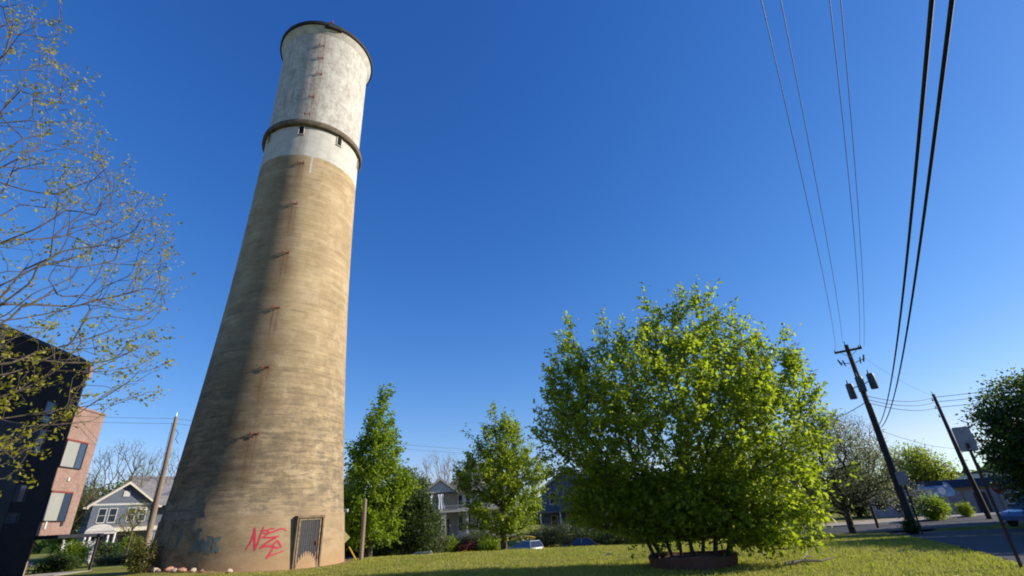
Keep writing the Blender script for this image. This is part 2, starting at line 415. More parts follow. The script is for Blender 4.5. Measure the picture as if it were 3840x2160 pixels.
def tree(name, label, cat, base, trunk, ells, ntips, r_tip, leaf=None, group=None, seed=1, ex=.5, step=.4, bark='bark', shell=.55, jit=.1, lift=.1, dpen=.25, r_max=None, zmin=.15, leaf2=None, extra=None, names=('trunk', 'crown'), shoot=None, curl=.9):
    """base world; trunk and ellipsoids relative to base in world axes. leaf=(mat,n_per,spread,size,droop)"""
    rng = np.random.default_rng(seed)
    bz = h1(base[0], base[1]) if len(base) < 3 else base[2]
    root = thing(name, label, cat, (base[0], base[1], bz - .03), 0, group)
    T = ell_points(ells, ntips, rng, shell)
    if extra is not None: T = np.concatenate([T, np.array(extra, float)])
    T = T[T[:, 2] > zmin]
    nodes, par, tips = grow(T, trunk, step, jit, lift, dpen, rng)
    Vt, Ft = skeleton_mesh(nodes, par, tips, r_tip, ex, r_max)
    fastmesh(names[0], Vt, Ft, MAT[bark], root, smooth=True)
    if leaf:
        m, npr, sp, sz, dr = leaf
        pts = nodes[tips]; mid = nodes[par[tips]]
        if shoot:
            ctr = T.mean(0) - np.array([0, 0, 1.5]); Q, TA, TB = shoots(pts, ctr, rng, 3, shoot, .6, 7)
            Vl, Fl = leaves(Q, max(1, npr // 9), .09, sz, rng, droop=dr); V2, F2 = leaves(mid, npr // 3, sp, sz, rng, droop=dr)
            Vl, Fl = np.concatenate([Vl, V2]), np.concatenate([Fl, F2 + len(Vl)])
        else:
            pts = np.concatenate([pts, mid + (pts - mid) * .2]); Vl, Fl = leaves(pts, npr, sp, sz, rng, droop=dr)
        Vl = Vl[:]; ok = np.ones(len(Vl), bool)
        Vl[:, 2] = np.maximum(Vl[:, 2], .03)
        fastmesh(names[1], Vl, Fl, MAT[m], root)
    if leaf2:
        m, npr, sp, sz, dr = leaf2
        Vl, Fl = leaves(nodes[tips], npr, sp, sz, rng, droop=dr)
        fastmesh('blossom', Vl, Fl, MAT[m], root)  # second leaf set: blossom, bronze leaves, and the oak's painted-in sunlit leaves
    return root

MAT['leaf_bush'] = M_leaf('fresh_bush_leaf', (.125, .195, .010), (.255, .315, .022), .52, (.37, .51, .014))
MAT['leaf_mid'] = M_leaf('maple_leaf', (.10, .16, .010), (.19, .26, .018), .5, (.30, .44, .014))
MAT['leaf_yellow'] = M_leaf('young_yellow_leaf', (.115, .185, .010), (.225, .275, .020), .5, (.32, .44, .016))
MAT['leaf_dark'] = M_leaf('dark_evergreen_leaf', (.035, .062, .014), (.070, .110, .020), .35)
MAT['leaf_shrub'] = M_leaf('grey_green_shrub_leaf', (.055, .080, .028), (.10, .125, .045), .35)
MAT['leaf_bud'] = M_leaf('spring_bud', (.20, .22, .015), (.34, .30, .025), .45, (.34, .36, .02))
MAT['leaf_rust'] = M_leaf('bronze_new_leaf', (.10, .075, .025), (.13, .15, .02), .35)
MAT['blossom'] = M_leaf('pale_blossom', (.22, .27, .11), (.42, .42, .28), .4, (.3, .36, .12))
MAT['leaf_red'] = M_leaf('dark_red_azalea', (.10, .022, .018), (.20, .045, .03), .3)
MAT['flower_yellow'] = M_leaf('yellow_flower', (.45, .32, .01), (.60, .45, .02), .3)

def local(az0, d0):
    """returns f(t, z, depth) giving world offsets: t to the right, depth away"""
    a = R(az0); rx, ry = math.cos(a), -math.sin(a); fx, fy = math.sin(a), math.cos(a)
    return lambda t, z, dp=0.0: (rx * t + fx * dp, ry * t + fy * dp, z)

# --- the big multi-stemmed tree on the lawn
az0 = 16.2; d0 = 17.9; B = pol(az0, d0); L = local(az0, d0)
def E_(t, z, dp, rt, rd, rz, w=None):
    # az0 frame is near enough to world x/y for the ellipsoid radii
    p = L(t, z, dp); return (p[0], p[1], p[2], rt, rd, rz) + ((w,) if w else ())
ells = [E_(-.2, 4.4, 0, 3.8, 3.2, 3.0), E_(1.3, 4.4, .2, 2.8, 2.8, 2.8), E_(2.2, 3.2, -.2, 2.0, 2.4, 2.8), E_(-2.6, 3.6, 0, 1.7, 2.2, 2.3), E_(-2.3, 5.6, 0, 1.6, 1.6, 1.9),
        E_(.1, 7.2, 0, .7, 1.0, 1.25), E_(1.7, 7.2, .1, 1.1, 1.0, 1.3), E_(2.8, 6.6, 0, .8, .9, 1.2), E_(3.7, 5.2, 0, .7, 1.0, 1.2, 1.6), E_(3.2, 2.0, -1.0, 1.1, 1.2, 1.6), E_(-1.9, 1.9, -.3, 1.6, 1.4, 1.0, 11.0), E_(.6, 1.8, -.8, 1.7, 1.2, .9, 10.0),
        E_(2.3, 1.0, -1.1, 1.2, .9, .9, 6.0), E_(-3.0, 1.9, .3, 1.3, 1.6, .8)]
spikes = [L(.1, 8.75), L(1.45, 8.85), L(1.9, 8.6), L(2.35, 8.5), L(-1.55, 8.2), L(-1.0, 7.9), L(-3.0, 8.3), L(-2.8, 7.8), L(-3.3, 7.7), L(2.9, 7.7), L(3.6, 6.7), L(4.35, 6.6), L(4.25, 6.1), L(4.4, 5.6), L(4.6, 5.2), L(-3.9, 6.5), L(-4.0, 5.6), L(-4.3, 4.7), L(-3.8, 6.1), L(1.2, 8.2), L(.4, 8.2), L(4.5, 4.4)]
sp2 = []
rg = np.random.default_rng(5)
for s in spikes:
    for k in range(8): sp2.append(np.array(s) + np.array([0, 0, .05]) - np.array([0, 0, .26 * k]) + rg.normal(size=3) * (.05 + .045 * k))
# several stems: seed skeleton with stems as separate chains from one root
rng = np.random.default_rng(11)
root = thing('multi_stem_tree', 'big round bright green tree with many stems in a low brown ring on the lawn', 'tree', (B[0], B[1], h1(B[0], B[1])))
stems = []
for t, tt, dd in ((-.75, -2.7, .3), (-.5, -1.2, -.5), (-.25, -.3, .6), (.05, .3, -.3), (.35, 1.2, .4), (.7, 1.5, -.4), (1.0, 3.0, .2), (-1.0, -2.2, -.4), (.2, -.8, .1)):
    stems.append([L(t, 0.05, dd * .3), L(t + (tt - t) * .22, .9, dd * .5), L(t + (tt - t) * .5, 2.0, dd * .8), L(tt * .95, 3.2, dd)])
T = np.concatenate([ell_points(ells, 2150, rng, .58), np.array(sp2), ell_points([L(-.6, 1.1, 0) + (1.3, 1.0, .5, 1), L(.8, 1.15, -.2) + (1.1, .9, .5, 1), L(1.9, .9, -.5) + (.8, .7, .45, .6)], 230, rng, .3)]); T = T[T[:, 2] > .35]
T = T[~((np.abs(T[:, 0]) < 1.4) & (T[:, 2] < .62))]
allV, allF, tipsP, off = [], [], [], 0
own = np.argmin([[np.min(np.linalg.norm(np.array(s)[2:] - t, axis=1)) + .6 * np.linalg.norm(np.array(s)[0] - t) * 0 for s in stems] for t in T], axis=1)
for k, s in enumerate(stems):
    tk = T[own == k]
    if len(tk) == 0: continue
    dense = [np.array(s[0])]
    for a, b in zip(s[:-1], s[1:]):
        for q in (1 / 3, 2 / 3, 1): dense.append(np.array(a) + (np.array(b) - np.array(a)) * q)
    nodes, par, tips = grow(tk, dense, .3, .10, .06, .22, rng)
    Vt, Ft = skeleton_mesh(nodes, par, tips, .0052, .45)
    allV.append(Vt); allF.append(Ft + off); off += len(Vt)
    tipsP.append(nodes[tips]); tipsP.append(nodes[par[tips]])
fastmesh('trunk', np.concatenate(allV), np.concatenate(allF), MAT['bark'], root, True)
tp_ = np.concatenate(tipsP[0::2]); Q, TA, TB = shoots(tp_, (0.2, 0, 3.4), rng, 4, (.22, .72), .7, 6)
Vl, Fl = leaves(Q, 1, .05, .165, rng, aspect=.52, droop=.15); V2, F2 = leaves(np.concatenate(tipsP[1::2]), 3, .16, .15, rng, droop=.25)
Vl, Fl = np.concatenate([Vl, V2]), np.concatenate([Fl, F2 + len(Vl)]); Vl[:, 2] = np.maximum(Vl[:, 2], .03)
Vw, Fw = twig_mesh(TA, TB, .005); fastmesh('twigs', Vw, Fw, MAT['bark'], root)
fastmesh('crown', Vl, Fl, MAT['leaf_bush'], root)
# low brown edging ring round its foot
MAT['edging'] = M_noisy('rusty_brown_edging', (.085, .040, .026), (.17, .075, .05), 3.5, .85, .4)
MAT['soil'] = M_noisy('planting_soil', (.030, .020, .013), (.065, .045, .028), 6, .95, .6)
pl = thing('planter_ring', 'low rust brown ring edging the foot of the big multi-stemmed tree', 'planter', (B[0] - .05, B[1] - .35, h1(B[0], B[1]) - .02))
mb = MB(); mb.lathe([(1.24, 0), (1.30, .30), (1.27, .335), (1.17, .335), (1.13, .0)], 28)
o = mb.build('edging', MAT['edging'], pl, True)
for v in o.data.vertices:
    a = math.atan2(v.co.y, v.co.x); v.co.z *= 1 + .10 * math.sin(a * 3 + 1) + .05 * math.sin(a * 7)
mb = MB(); mb.lathe([(0, .30), (.7, .27), (1.15, .2)], 24); mb.build('soil', MAT['soil'], pl, True)
fb = pol(24.5, 16.9); br = MB(); br.tube([(0, 0, .05), (.5, .1, .10), (1.0, .05, .07), (1.5, .2, .12)], [.05, .045, .03, .015], 6)
br.tube([(.5, .1, .10), (.8, .4, .18), (1.1, .5, .12)], [.03, .02, .01], 5)
o = br.build('fallen_branch', MAT['bark_pale']); o.location = (fb[0], fb[1], h1(fb[0], fb[1])); tag(o, 'bare fallen branch lying on the grass right of the brown ring', 'branch')

# --- budding tree entering on the left, trunk just out of frame
az = -64; base = pol(-63, 13.0)
def W(azd, el, d):  # a point from where it is seen, relative to the trunk foot
    p = pol(azd, d); return (p[0] - base[0], p[1] - base[1], EYE + d * math.tan(R(el)))
rng = np.random.default_rng(23)
T = []
mainb = [(-38.4, 21.5, 13.5), (-40.0, 27.2, 13.2), (-42.4, 29.5, 13.4), (-44.8, 30.8, 13.2), (-47.2, 33.0, 13), (-50.4, 36.2, 12.8), (-54.5, 39.8, 12.5), (-38.2, 13.6, 13.8), (-40.6, 11.4, 13.6), (-42.5, 20.5, 13.5), (-45, 24.5, 13), (-48, 28, 13), (-43, 15.5, 14), (-39.5, 18, 13.6), (-41.2, 24.8, 13.2), (-54.2, 42.0, 12.6), (-39.4, 24.0, 13.3), (-43.5, 27.5, 13.6)]
for a, e, d in mainb:
    for k in range(7): T.append(np.array(W(a - abs(rng.normal()) * .9, e + rng.normal() * .9, d + rng.normal() * .4)))
while len(T) < 1450:
    a = rng.uniform(-68, -38.5); e = rng.uniform(2.5, 44); d = rng.uniform(10.5, 15.5)
    lim = np.interp(a, [-60, -54.5, -50.4, -44.8, -42, -40, -38.2], [46, 39.8, 36.0, 30.6, 28.8, 26.6, 21.5])
    low = np.interp(a, [-60, -46.5, -44.5, -42.5, -39.5, -38], [2.5, 3.4, 6.8, 10.3, 11.5, 14])
    if low < e < lim: T.append(np.array(W(a, e, d)))
T = np.array(T)
bt = thing('budding_tree', 'tall tree with bare brown branches and tiny yellow green buds reaching in from the left', 'tree', (base[0], base[1], 0))
trunk = [(0, 0, 0), (.05, 0, .8), (.1, .1, 1.6), (.1, .15, 2.3), (.05, .2, 3.1), (.1, .2, 4.0), (.2, .2, 5.0), (.2, .3, 6.2), (.3, .2, 7.4), (.35, .3, 8.8)]
nodes, par, tips = grow(T, [np.array(p) for p in trunk], .22, .03, -.03, .42, rng, .5)
Vt, Ft = skeleton_mesh(nodes, par, tips, .0038, .47)
fastmesh('trunk', Vt, Ft, MAT['bark'], bt, True)
# little side twigs carry the buds
cnt = np.zeros(len(nodes)); cnt[tips] += 1
for k in range(len(nodes) - 1, 0, -1): cnt[par[k]] += cnt[k]
thin = np.where(cnt[1:] <= 3)[0] + 1
sel = thin[rng.uniform(size=len(thin)) < .95]
D = nodes[sel] - nodes[par[sel]]; D /= np.maximum(np.linalg.norm(D, axis=1, keepdims=True), 1e-6)
tw = D * .8 + rng.normal(size=D.shape) * .45 + np.array([.12, 0, .22]); tw /= np.linalg.norm(tw, axis=1, keepdims=True)
tl = rng.uniform(.2, .6, (len(sel), 1)); tipp = nodes[sel] + tw * tl
n2 = np.concatenate([nodes[sel], tipp]); m = len(sel)
# straight twigs as thin three-sided tubes
u = np.cross(tw, [[.3, .2, .9]]); u /= np.linalg.norm(u, axis=1, keepdims=True); w = np.cross(tw, u)
rr = .0032
ringa = [nodes[sel] + (u * math.cos(q) + w * math.sin(q)) * rr for q in (0, 2.09, 4.19)]
ringb = [tipp + (u * math.cos(q) + w * math.sin(q)) * rr * .5 for q in (0, 2.09, 4.19)]
Vw = np.stack(ringa + ringb, 1).reshape(-1, 3); e = np.arange(m)[:, None] * 6
Fw = np.concatenate([e + np.array([[0, 1, 4, 3]]), e + np.array([[1, 2, 5, 4]]), e + np.array([[2, 0, 3, 5]])])
fastmesh('twigs', Vw, Fw, MAT['bark_pale'], bt)
keep = rng.uniform(size=len(tipp)) < .85
Vl, Fl = leaves(np.concatenate([tipp[keep], (nodes[sel] * .45 + tipp * .55)[keep]]), 4, .035, .070, rng, aspect=.55, droop=-.4)
lowp = tipp[(tipp[:, 2] < 5.2)]
V2, F2 = leaves(lowp, 6, .07, .085, rng, aspect=.55, droop=-.2)
fastmesh('buds', np.concatenate([Vl, V2]), np.concatenate([Fl, F2 + len(Vl)]), MAT['leaf_bud'], bt)

# --- trees on the far side of the lawn
def std(name, label, az, d, ells, ntips, r_tip, leaf, seed, height, lean=0.0, cat='tree', **kw):
    b = pol(az, d); L = local(az, d)
    el = [tuple(L(e[0], e[1], e[2])) + tuple(e[3:]) for e in ells]
    tr = [np.array(L(lean * z, z, 0)) for z in np.linspace(0, height, 10)]
    return tree(name, label, cat, (b[0], b[1]), tr, el, ntips, r_tip, leaf, seed=seed, **kw)
std('columnar_tree', 'tall narrow bright green tree just right of the concrete tower', -16.3, 42,
    [(0.55, 12.1, 0, .8, .8, 1.5), (.3, 10.2, 0, 1.2, 1.1, 1.6), (.2, 8.2, 0, 1.9, 1.6, 1.7), (-1.3, 8.0, 0, .9, 1, 1.2), (.5, 6.2, 0, 2.5, 2.0, 1.6), (1.9, 6.2, 0, 1.0, 1, .8), (-.3, 4.4, 0, 2.4, 2, 1.2), (.2, 3.0, 0, 2.2, 1.8, .8)],
    360, .014, ('leaf_mid', 26, .27, .27, .2), 31, 12.4, .03, shell=.55, lift=.04, shoot=(.5, 1.3))
std('maple_tree', 'medium yellow green tree between the porch house and the big bush like tree', -2.5, 45,
    [(0, 11.4, 0, .9, .9, 1.7), (1.0, 11.0, 0, .7, .8, 1.6), (-1.8, 10.2, 0, .8, .8, 1.6), (0, 9.2, 0, 2.4, 2, 2.2), (-.5, 6.9, 0, 3.3, 2.6, 2.2), (1.6, 7.0, 0, 2.3, 2.2, 2.4), (0, 4.2, 0, 3.1, 2.6, 1.7), (-2.6, 6.6, 0, 1.3, 1.2, 1.1), (-.8, 3.0, 0, 1.9, 1.8, .9)],
    430, .014, ('leaf_yellow', 18, .29, .25, .2), 32, 11.5, 0, shell=.55, lift=.05, shoot=(.5, 1.3))
std('evergreen_tree', 'dark dense evergreen with a bright top behind the narrow tree', -12.9, 52,
    [(0, 6.0, 0, 2.4, 2.2, 2.3), (-1.6, 4.4, 0, 2.4, 2.2, 2.6), (1.0, 3.8, 0, 2.5, 2.0, 2.4)], 420, .014, ('leaf_dark', 22, .34, .26, .2), 33, 6.5)
std('yew_tree', 'dark grey green conical shrub tree in front of the porch house', -11.3, 57,
    [(0, 3.0, 0, 2.2, 2.0, 2.2), (1.2, 2.3, 0, 2.0, 1.7, 1.8), (-1.5, 2.4, 0, 2.0, 1.6, 1.9)], 330, .014, ('leaf_shrub', 22, .32, .2, .2), 34, 4.2, cat='shrub')
std('yew_tree', 'dark shrub tree behind the grey post right of the tower', -15.2, 55,
    [(0, 3.2, 0, 3.2, 2.2, 2.4), (-2.0, 4.4, 0, 1.8, 1.7, 1.9)], 340, .014, ('leaf_dark', 20, .34, .24, .2), 35, 4.6, cat='shrub')
std('yew_tree', 'very dark tall shrub half hidden behind the tower edge', -18.6, 58,
    [(0, 4.2, 0, 2.4, 2.2, 4.4)], 300, .014, ('leaf_dark', 20, .36, .26, .2), 36, 6, cat='shrub')
std('round_tree', 'distant green tree peeking above the evergreen beside the bare trees', -12.2, 92,
    [(0, 6.5, 0, 4.4, 3.5, 3.0)], 240, .03, ('leaf_yellow', 16, .5, .36, .2), 37, 6)
# bare trees
def bare(az, d, h, w, seed, label, buds=None, group=None, name='bare_tree', r=.011, bark='bark_pale'):
    return std(name, label, az, d, [(0, h * .66, 0, w, w * .8, h * .36)], 620, r, buds, seed, h * .45, step=.7, bark=bark, ex=.44, shell=.45, dpen=.55, lift=.04, group=group, jit=.03)
bare(-9.9, 88, 13.6, 2.9, 41, 'leafless grey tree above the roof of the porch house, the taller of two')
bare(-12.1, 92, 11.8, 2.6, 42, 'leafless grey tree standing behind the bright topped evergreen')
bare(-8.0, 84, 12.6, 2.0, 43, 'leafless tree directly behind the roof peak of the porch house')
bare(-38.7, 80, 13.2, 4.0, 44, 'hazy budding tree above the gable of the blue grey house', ('leaf_bud', 2, .3, .12, 0), bark='bark')
bare(-35.7, 84, 13.0, 3.6, 45, 'hazy budding tree beside the leaning grey pole, behind the houses', ('leaf_bud', 2, .3, .12, 0), bark='bark')
bare(-41.0, 76, 9.0, 2.6, 46, 'small brownish budding tree at the brick building corner', ('leaf_rust', 3, .3, .14, 0), bark='bark')
std('evergreen_tree', 'green shrub tree between the brick building and the blue grey house', -40.7, 86,
    [(0, 3.2, 0, 2.4, 1.8, 2.9), (2.2, 5.2, 3, 1.9, 1.6, 1.6)], 260, .014, ('leaf_mid', 16, .34, .24, .2), 47, 4.5)
std('evergreen_tree', 'bright green treetop just behind the ridge of the blue grey house', -37.0, 90, [(0, 7.4, 0, 3.4, 3, 2.0), (-4, 6.4, 0, 3.0, 3, 2.0)], 220, .02, ('leaf_yellow', 18, .45, .3, .2), 48, 6)

# shrubs along the far street and the house fronts
shr = [(-17.3, 60, 1.6, 1.5, 'leaf_mid', 'green shrub right of the grey post'), (-14.9, 61, 1.7, 1.9, 'leaf_yellow', 'yellow green shrub in front of the dark shrubs'),
       (-12.9, 62, 1.3, 1.3, 'leaf_shrub', 'grey green shrub above the white car roof'), (-9.6, 64.5, 1.5, 1.2, 'leaf_red', 'dark red shrub under the porch columns'),
       (-8.3, 63, .9, 1.6, 'leaf_yellow', 'small upright yellow green shrub by the lower porch windows'), (-7.0, 64, 1.6, 1.3, 'leaf_shrub', 'grey shrub below the lower porch windows'),
       (-6.0, 62, 1.4, .9, 'leaf_red', 'low deep red shrub left of the maple stem'), (-4.9, 63.5, 1.9, 2.0, 'leaf_shrub', 'brownish shrub left of the maple stem'),
       (-4.0, 61, 1.3, 1.6, 'leaf_mid', 'green shrub just left of the maple stem'), (1.9, 63, 2.0, 2.2, 'leaf_shrub', 'large dark shrub right of the silver car'),
       (4.4, 62, 2.2, 2.4, 'leaf_shrub', 'grey brown shrub below the blue house'), (7.0, 60, 2.0, 2.0, 'leaf_dark', 'dark shrub seen under the left boughs of the big round tree'),
       (9.6, 58, 2.0, 2.1, 'leaf_dark', 'dark shrub behind the stems of the big round tree, left one'), (12.6, 56, 2.4, 2.6, 'leaf_shrub', 'shrub behind the stems of the big round tree'),
       (16.0, 55, 2.4, 2.8, 'leaf_dark', 'dark shrub behind the brown ring'), (19.6, 54, 2.5, 3.0, 'leaf_shrub', 'shrub far behind the right side of the big round tree'),
       (23.6, 55, 2.6, 3.2, 'leaf_dark', 'tall dark shrub far behind the right edge of the big round tree'), (27.4, 56, 2.4, 2.8, 'leaf_shrub', 'shrub behind the foot of the pale flowering tree')]
for k, (a, d, w, h, m, lab) in enumerate(shr):
    std('shrub', lab, a, d, [(0, h * .55, 0, w, w * .8, h * .5)], 110, .012, (m, 20, .20, .17, .1), 60 + k, h * .5, cat='shrub', zmin=.1)
std('flower_bed', 'strip of yellow flowers at the foot of the porch house shrubs', -6.6, 58.5, [(0, .35, 0, 1.6, .4, .3), (-1.9, .3, 0, .7, .3, .25)], 60, .008, ('flower_yellow', 14, .12, .1, 0), 91, .3, cat='flowers', zmin=.05)
std('shrub', 'green shrub with white blossom beside the blue grey house porch', -36.4, 64, [(0, .9, 0, 1.1, .9, .9)], 110, .01, ('leaf_mid', 18, .2, .17, .1), 92, .8, cat='shrub')
std('shrub', 'dark green shrub under the arched portico of the blue grey house', -38.2, 63, [(0, .7, 0, 1.6, .9, .8)], 110, .01, ('leaf_dark', 18, .2, .17, .1), 93, .6, cat='shrub')
std('shrub', 'green shrub at the foot of the brick building', -40.2, 52, [(0, .9, 0, .8, .8, 1.0)], 90, .01, ('leaf_mid', 18, .2, .17, .1), 94, .8, cat='shrub')
std('shrub', 'dry brownish shrub against the shaded left foot of the tower', -35.3, 28.3, [(0, .5, 0, .55, .5, .6), (-.3, .9, 0, .3, .3, .6)], 90, .006, ('leaf_rust', 14, .12, .10, .1), 95, .8, cat='shrub')
std('shrub', 'dark low hedge shrub in front of the white gate', -40.9, 47, [(0, .4, 0, 1.2, .9, .45)], 110, .01, ('leaf_dark', 20, .2, .15, .1), 196, .5, cat='shrub')
std('shrub', 'low dark shrub in front of the blue grey house, left of the bare pole', -37.0, 52, [(0, .3, 0, 2.0, .9, .35)], 110, .01, ('leaf_shrub', 20, .2, .15, .1), 197, .5, cat='shrub')
std('young_tree', 'thin budding sapling in front of the blue grey house porch', -36.6, 58, [(0, 3.4, 0, 1.3, 1.0, 1.5)], 90, .011, ('leaf_bud', 4, .2, .14, 0), 96, 2.6, lift=.02)

# --- pale flowering tree behind the big one and its bare neighbours
std('flowering_tree', 'pale blossoming tree with dark bare limbs right of the big round tree', 30.6, 41,
    [(0, 4.4, 0, 3.2, 2.6, 3.0), (1.9, 3.6, 0, 2.0, 2.0, 2.2), (-.4, 6.4, 0, 1.9, 1.8, 1.7), (-2.0, 3.2, 0, 2.0, 2, 2.0), (3.2, 2.2, 0, 1.2, 1.4, 1.6)], 1050, .009, ('leaf_shrub', 7, .20, .13, .1), 51, 2.4,
    leaf2=('blossom', 13, .22, .12, 0), ex=.45, dpen=.3, lift=.02, bark='bark')
std('bare_tree', 'nearly leafless tree with slanting pale limbs beside the flowering tree', 32.6, 47,
    [(.2, 5.2, 0, 2.6, 2.0, 3.2)], 420, .008, ('leaf_rust', 4, .2, .1, 0), 52, 2.2, ex=.42, dpen=.4, lift=.02, bark='bark')
std('round_tree', 'rounded olive and bronze tree behind the far street right of the transformer pole', 36.8, 72,
    [(0, 4.6, 0, 2.9, 2.6, 2.4), (1.4, 3.6, 0, 1.8, 2, 1.9), (-1.6, 4.0, 0, 1.8, 1.7, 1.9)], 420, .02, ('leaf_yellow', 10, .34, .24, .1), 53, 4, leaf2=('leaf_rust', 5, .35, .22, 0), bark='bark')
std('shrub', 'dark ivy like growth around the foot of the transformer pole', 34.9, 37.6, [(0, .35, 0, .28, .3, .4)], 50, .008, ('leaf_dark', 18, .12, .12, .1), 154, .5, cat='shrub')
std('shrub', 'round bright green bush in front of the grey roadside wall', 36.9, 56, [(0, .95, 0, .95, .9, .95)], 130, .01, ('leaf_mid', 20, .18, .15, .1), 54, .6, cat='shrub')
std('shrub', 'small bright bush near the middle of the grey roadside wall', 38.9, 60, [(0, .5, 0, .45, .5, .6)], 60, .01, ('leaf_yellow', 16, .14, .13, .1), 55, .4, cat='shrub')
std('shrub', 'olive shrub standing on the roof line above the grey wall', 38.2, 84, [(0, 1.5, 0, 1.6, 1.5, 1.4), (3, 1.4, 0, 1.9, 1.5, 1.1)], 130, .012, ('leaf_yellow', 14, .26, .2, .1), 56, .8, cat='shrub')
std('oak_tree', 'dark dense tree filling the right edge above the road', 45.9, 42.0,
    [(0, 4.9, 0, 3.1, 3.4, 3.4), (-1.0, 2.9, 0, 2.4, 2.6, 2.2), (1.6, 3.6, 0, 3.2, 3.2, 3.2)], 900, .016, ('leaf_dark', 24, .30, .22, .2), 57, 4.5, leaf2=('leaf_mid', 9, .38, .2, 0), bark='bark')  # paler second leaves put the crown's sunlit parts into leaf colour
std('oak_tree', 'dark tree just beyond the right edge of the view, shading the road', 56.0, 31.0,
    [(0, 3.4, 0, 3.2, 3.2, 2.0), (-1.5, 3.0, 1, 3.0, 3, 2.0)], 600, .018, ('leaf_dark', 26, .40, .30, .2), 58, 4.0, bark='bark')
std('oak_tree', 'dark tree filling in behind the right edge beyond the dark dense one', 47.5, 52.0,
    [(0, 3.9, 0, 4.0, 3.6, 3.2), (3, 3.6, 0, 3.2, 3.2, 3.0)], 500, .018, ('leaf_dark', 26, .40, .30, .2), 158, 4.5, bark='bark')
std('oak_tree', 'dark tree right of the view between the road and the dark dense tree', 51.5, 35.0,
    [(0, 3.8, 0, 3.2, 3.0, 2.8), (1.5, 3.2, 0, 3.0, 3, 2.4)], 500, .018, ('leaf_dark', 26, .40, .30, .2), 159, 4.2, bark='bark')
std('oak_tree', 'dark tree across the road outside the right of the view', 70.0, 24.0,
    [(0, 3.2, 0, 3.8, 3.8, 2.0), (2.5, 3.0, 0, 3.6, 3.6, 2.0)], 600, .018, ('leaf_dark', 26, .40, .30, .2), 59, 4.5, bark='bark')

for a, d, h, w, m, lab in ((9.5, 68, 6.5, 3.4, 'leaf_dark', 'dark tree behind the lower left of the big round tree'), (14.5, 70, 7.0, 3.6, 'leaf_shrub', 'grey green tree behind the stems of the big round tree'),
                           (22.0, 66, 6.5, 3.6, 'leaf_dark', 'dark tree behind the lower right of the big round tree'), (27.0, 68, 6.5, 3.2, 'leaf_shrub', 'grey green tree far behind the flowering tree'), (31.5, 70, 5.0, 3.0, 'leaf_dark', 'low dark tree far behind the flowering tree on its right side')):
    std('background_tree', lab, a, d, [(0, h * .55, 0, w, w * .8, h * .45)], 240, .016, (m, 22, .40, .28, .2), int(200 + a), h * .6)
# far woods closing the horizon
rng = np.random.default_rng(77); pts = []
for k in range(5200):
    a = rng.uniform(-75, 75); d = rng.uniform(150, 210)
    top = 3.6 + 1.6 * math.sin(a * .21) + 1.2 * math.sin(a * .9 + 1) + .8 * math.sin(a * 2.3)
    p = pol(a, d); pts.append((p[0], p[1], -1.5 + (top + 1.5) * rng.uniform(0, 1) ** .6))
Vl, Fl = leaves(np.array(pts), 5, .8, 1.9, rng, aspect=.8)
o = fastmesh('distant_woods', Vl, Fl, MAT['leaf_dark']); tag(o, 'dark line of far off woods on the horizon', 'woods', kind='stuff')

# ------------------------------------------------------------ grass blades
def blade_mat():
    t = NT('grass_blade'); g = t.add('ShaderNodeNewGeometry'); o = t.obj()
    n = t.noise(o, .5, 4, .6)
    c = t.mix(g.outputs['Random Per Island'], (.25, .285, .03), (.40, .39, .075))
    n2 = t.noise(o, 2.2, 5, .7); n3 = t.noise(o, .17, 3, .5)
    c = t.mix(t.ramp(n, [(.40, 0), (.62, .8)]), c, (.36, .31, .08))
    c = t.mix(t.ramp(n2, [(.54, 0), (.68, .55)]), c, (.12, .165, .018))
    c = t.mix(t.ramp(n3, [(.44, 0), (.56, .65)]), c, (.42, .37, .10))
    n4 = t.noise(t.mapv(o, (.25, 1.0, 1)), .55, 4, .6); c = t.mix(t.ramp(n4, [(.34, .4), (.46, 0)]), c, (.14, .19, .02))
    t.fin(c, .6, 0, .2)
    tr = t.add('ShaderNodeBsdfTranslucent', {'Color': (.42, .46, .06, 1)})
    mx = t.add('ShaderNodeMixShader', {0: .4, 1: t.bsdf.outputs[0], 2: tr.outputs[0]}); t.l.new(mx.outputs[0], t.out.inputs[0]); return t.m
MAT['blade'] = blade_mat()
rng = np.random.default_rng(8); n = 150000
a = np.radians(rng.uniform(-30, 47, n)); d = np.sqrt(rng.uniform(11.5 ** 2, 33 ** 2, n)); dd = np.where(rng.uniform(size=n) < .35, rng.uniform(11.5, 20, n), d)
x = np.sin(a) * dd; y = np.cos(a) * dd
TC = np.array(pol(-26.85, 30.8)[:2])
dtw = np.hypot(x - TC[0], y - TC[1]); keepw = rng.uniform(size=n) < np.clip((dtw - 4.7) / .9, .08, 1)
clump = np.sin(x * 1.7 + 2 * np.sin(y * .9)) * np.cos(y * 1.3 + np.sin(x * 1.1)) + rng.normal(size=n) * .5
ok = (~on_road(x, y)) & (np.hypot(x - TC[0], y - TC[1]) > 4.6) & (clump > -1.1) & keepw
w = (x - RE0[0]) * RN[0] + (y - RE0[1]) * RN[1]; ok &= (w < -.2) | (st_dist(x, y) < 0)
x, y, clump = x[ok], y[ok], clump[ok]; n = len(x); z = H(x, y)
hh = rng.uniform(.03, .075, n) * (1 + .35 * np.clip(clump, -1, 1)); th = rng.uniform(0, 2 * np.pi, n); wd = rng.uniform(.010, .022, n)
lx = rng.normal(size=n) * .03; ly = rng.normal(size=n) * .03
V = np.stack([np.stack([x - np.cos(th) * wd, y - np.sin(th) * wd, z - .01], 1), np.stack([x + np.cos(th) * wd, y + np.sin(th) * wd, z - .01], 1), np.stack([x + lx, y + ly, z + hh], 1)], 1).reshape(-1, 3)
